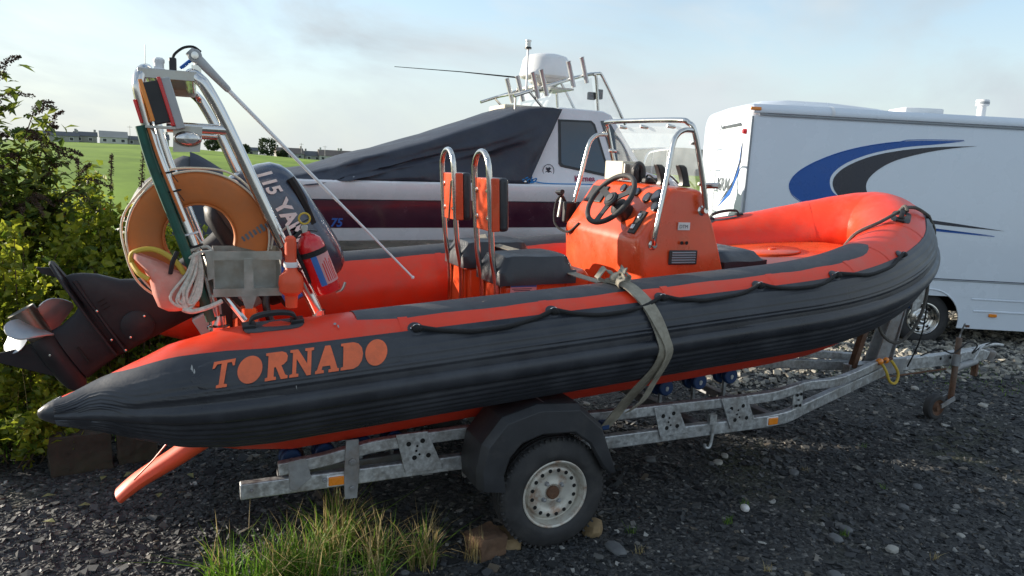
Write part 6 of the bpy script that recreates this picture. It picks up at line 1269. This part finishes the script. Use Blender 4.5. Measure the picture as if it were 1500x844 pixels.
def bramble(c, r, h, nst, nlf, label, seed, lm='leaf_bramble', ls=(.045, .085), grp=None, flowers=0):
    rd = random.Random(seed); T = thing('bramble_bush', label, 'bush', (c[0], c[1], 0), 0, grp); tw = MB(); lf = MB(); fl = MB()
    for k in range(nst):
        a = rd.uniform(0, 6.28); q = r * 1.1 * math.sqrt(rd.random()); hh = h * rd.uniform(.55, 1.08) * (1 - .35 * (q / r) ** 2); o = V((c[0] + .5 * q * math.cos(a), c[1] + .5 * q * math.sin(a), -.02)); e_ = V((c[0] + q * math.cos(a) * 1.15, c[1] + q * math.sin(a) * 1.15, hh)); m_ = o.lerp(e_, .55) + V((rd.uniform(-.12, .12), rd.uniform(-.12, .12), h * .14))
        path = [V(p) for p in cr([o, m_, e_], 6)]; tw.tube(path, [.006 - .004 * i / 12 for i in range(len(path))], 5)
        for j in range(nlf):
            i = min(len(path) - 2, int(rd.uniform(.15, 1) ** .8 * (len(path) - 1))); p = path[i].lerp(path[i + 1], rd.random()) + rv(rd) * rd.uniform(.0, .13); L = rd.uniform(*ls); leaf(lf, p, rv(rd, .5), rv(rd, .9), L, L * rd.uniform(.28, .42))
        if flowers and k % 3 == 0:
            p = path[-1]
            for _ in range(5): leaf(fl, p + rv(rd) * .02, rv(rd), rv(rd), .03, .01)
    tw.build('stem', 'twig', T, 0, recalc=False); lf.build('foliage', lm, T, 0, recalc=False, kind='stuff')
    if fl.v: fl.build('flower', 'flower_orange', T, 0, recalc=False, kind='stuff')
bramble((-2.75, 1.62), .52, 1.45, 59, 100, 'dense yellow-green bramble directly behind the propeller', 41)
bramble((-2.45, 2.85), .42, 1.75, 56, 90, 'tall bramble standing against the field behind the outboard leg', 49)
bramble((-2.25, 2.15), .50, 1.62, 59, 96, 'leafy bramble behind the lower leg of the outboard', 43, flowers=1)
bramble((-2.95, 2.75), .65, 1.78, 54, 96, 'bramble mass rising in front of the green field', 44)
bramble((-1.75, 2.45), .42, 1.40, 45, 88, 'bramble between outboard and covered dinghy', 45)
bramble((-2.75, 1.15), .38, .50, 40, 84, 'low ground-hugging weeds behind the mossy concrete block', 47, ls=(.04, .08))
# buddleia with drooping seed heads
def buddleia(c, stems, label, seed):
    rd = random.Random(seed); T = thing('buddleia_shrub', label, 'shrub', (c[0], c[1], 0)); lf = MB()
    for (ex, ey, ez, dr) in stems:
        o = V((c[0] + rd.uniform(-.1, .1), c[1] + rd.uniform(-.1, .1), -.02)); e_ = V((ex, ey, ez)); top = o.lerp(e_, .7) + V((0, 0, dr * 1.2)); path = [V(p) for p in cr([o, o.lerp(top, .55) + V((0, 0, .12)), top, e_], 7)]
        MB().tube(path, [.012 - .0095 * i / (len(path) - 1) for i in range(len(path))], 6).build('stem', 'twig', T)
        for i in range(5, len(path)):
            for s in range(26 if i < len(path) - 5 else 9):
                d = rv(rd, .6); d.z -= .25; L = rd.uniform(.07, .13); leaf(lf, path[i].lerp(path[i - 1], rd.random()) + rv(rd) * rd.uniform(.01, .16), d, V((0, 0, 1)) + rv(rd) * .6, L, L * .2)
        # side shoots ending in seed spikes
        sp_ = MB()
        for q in range(8):
            i = len(path) - 1 - int(q * 1.5); p = path[i]; t = (path[i] - path[i - 1]).normalized(); d = (t + rv(rd) * (.25 if q == 0 else .75) + V((0, 0, -.28))).normalized(); Ls = rd.uniform(.16, .26)
            for j in range(150):
                u = rd.random(); pp = p + d * (Ls * u) + V((0, 0, -.10 * u * u)) + rv(rd) * (.022 * (1 - u * .75)); leaf(sp_, pp, rv(rd), rv(rd), .018, .006)
        sp_.build('seed_spike', 'seed_head', T, 0, recalc=False, kind='stuff')
    lf.build('foliage', 'leaf_buddleia', T, 0, recalc=False, kind='stuff'); return T
buddleia((-3.15, 2.45), [(-2.68, 1.95, 2.20, .20), (-2.55, 2.0, 1.92, .22), (-2.42, 2.05, 1.72, .24), (-2.85, 1.9, 2.45, .15), (-3.05, 2.0, 2.55, .1), (-2.70, 1.8, 1.62, .25), (-3.3, 1.9, 2.35, .1), (-2.62, 2.1, 2.08, .2), (-3.1, 1.7, 2.0, .2), (-2.95, 1.75, 1.8, .2), (-3.6, 2.3, 2.6, .1)], 'drooping shrub with brown seed spikes at the yard edge', 51)
# docks: upright dark seed stalks
def dock(c, h, lean, label, seed):
    rd = random.Random(seed); T = thing('dock_plant', label, 'plant', (c[0], c[1], 0), 0, 'seeding dock stalks by the field'); e_ = V((c[0] + lean, c[1], h)); path = [V(p) for p in cr([(c[0], c[1], -.02), (c[0] + lean * .3, c[1], h * .55), e_], 8)]
    MB().tube(path, .005, 5).build('stem', 'twig', T); b = MB()
    for j in range(320):
        u = rd.uniform(.62, .999); f_ = u * (len(path) - 1); i = int(f_); p = path[i].lerp(path[i + 1], f_ - i) + rv(rd) * .045 * (1.2 - u); leaf(b, p, rv(rd), rv(rd), .018, .006)
    b.build('seed_head', 'seed_head', T, 0, recalc=False, kind='stuff')
for k, (x, y, h, l) in enumerate(((-2.15, 2.85, 2.02, .10), (-2.02, 2.80, 1.93, .16), (-1.90, 2.9, 1.90, .05), (-2.35, 2.8, 1.92, .06), (-2.5, 2.9, 1.88, -.05))): dock((x, y), h, l, ['tall dock stalk bending towards the roll frame, tallest of the row', 'dock stalk leaning most of the seeding row', 'dock stalk nearest the covered dinghy', 'dock stalk between bramble and leaning stalks', 'dock stalk leaning away into the bramble'][k], 60 + k)
# fallen leaves
leaf_mat('leaf_fallen', (.14, .17, .05), (.30, .28, .12), rough=.6, trans=.2)
for k, (x, y) in enumerate(((-2.30, .22), (-2.22, .55), (-2.38, .05), (-2.05, .62), (-1.75, .5), (-2.5, .4), (-1.9, .2))):
    b = MB(); a = k * 1.3; leaf(b, V((x, y, .022)), V((math.cos(a), math.sin(a), .05)), V((0, 0, 1)), .075, .020); b.build('fallen_leaf', 'leaf_fallen', None, 0, recalc=False, label='pale green fallen leaf lying on the dark gravel', cat='leaf', group='fallen leaves under the stern')
# far trees and hedge clumps by the houses
def far_tree(x, y, w_, h, label, seed):
    rd = random.Random(seed); z = field_z(x, y) - .2; T = thing('tree', label, 'tree', (x, y, z), 0); MB().tube([(x, y, z), (x + .1, y, z + h * .35), (x, y, z + h * .8)], [.25, .18, .06], 7).build('trunk', 'twig', T); b = MB()
    for _ in range(900):
        d = rv(rd, .0); q = rd.uniform(.55, 1.) ** .6; p = V((x, y, z + h * .52)) + V((d.x * w_ / 2 * q, d.y * w_ / 2 * q, d.z * h * .48 * q)) * (1 + .12 * math.sin(5 * d.x + 3 * d.z + seed)); leaf(b, p, rv(rd), rv(rd), .75, .28)
    b.build('crown', 'leaf_far', T, 0, recalc=False, kind='stuff')
far_tree(23.5, 285, 6.6, 7.0, 'round dark tree beside the small white outbuilding', 71); far_tree(15.5, 290, 4.5, 3.6, 'low dark tree behind the white outbuilding', 72); far_tree(5.0, 292, 5.5, 4.4, 'bushy tree seen through the roll frame', 73); far_tree(29.5, 292, 4.0, 3.0, 'small bush left of the brown roofed bungalow', 74); far_tree(-55, 300, 8, 4.5, 'tree at the far end of the house row', 75)
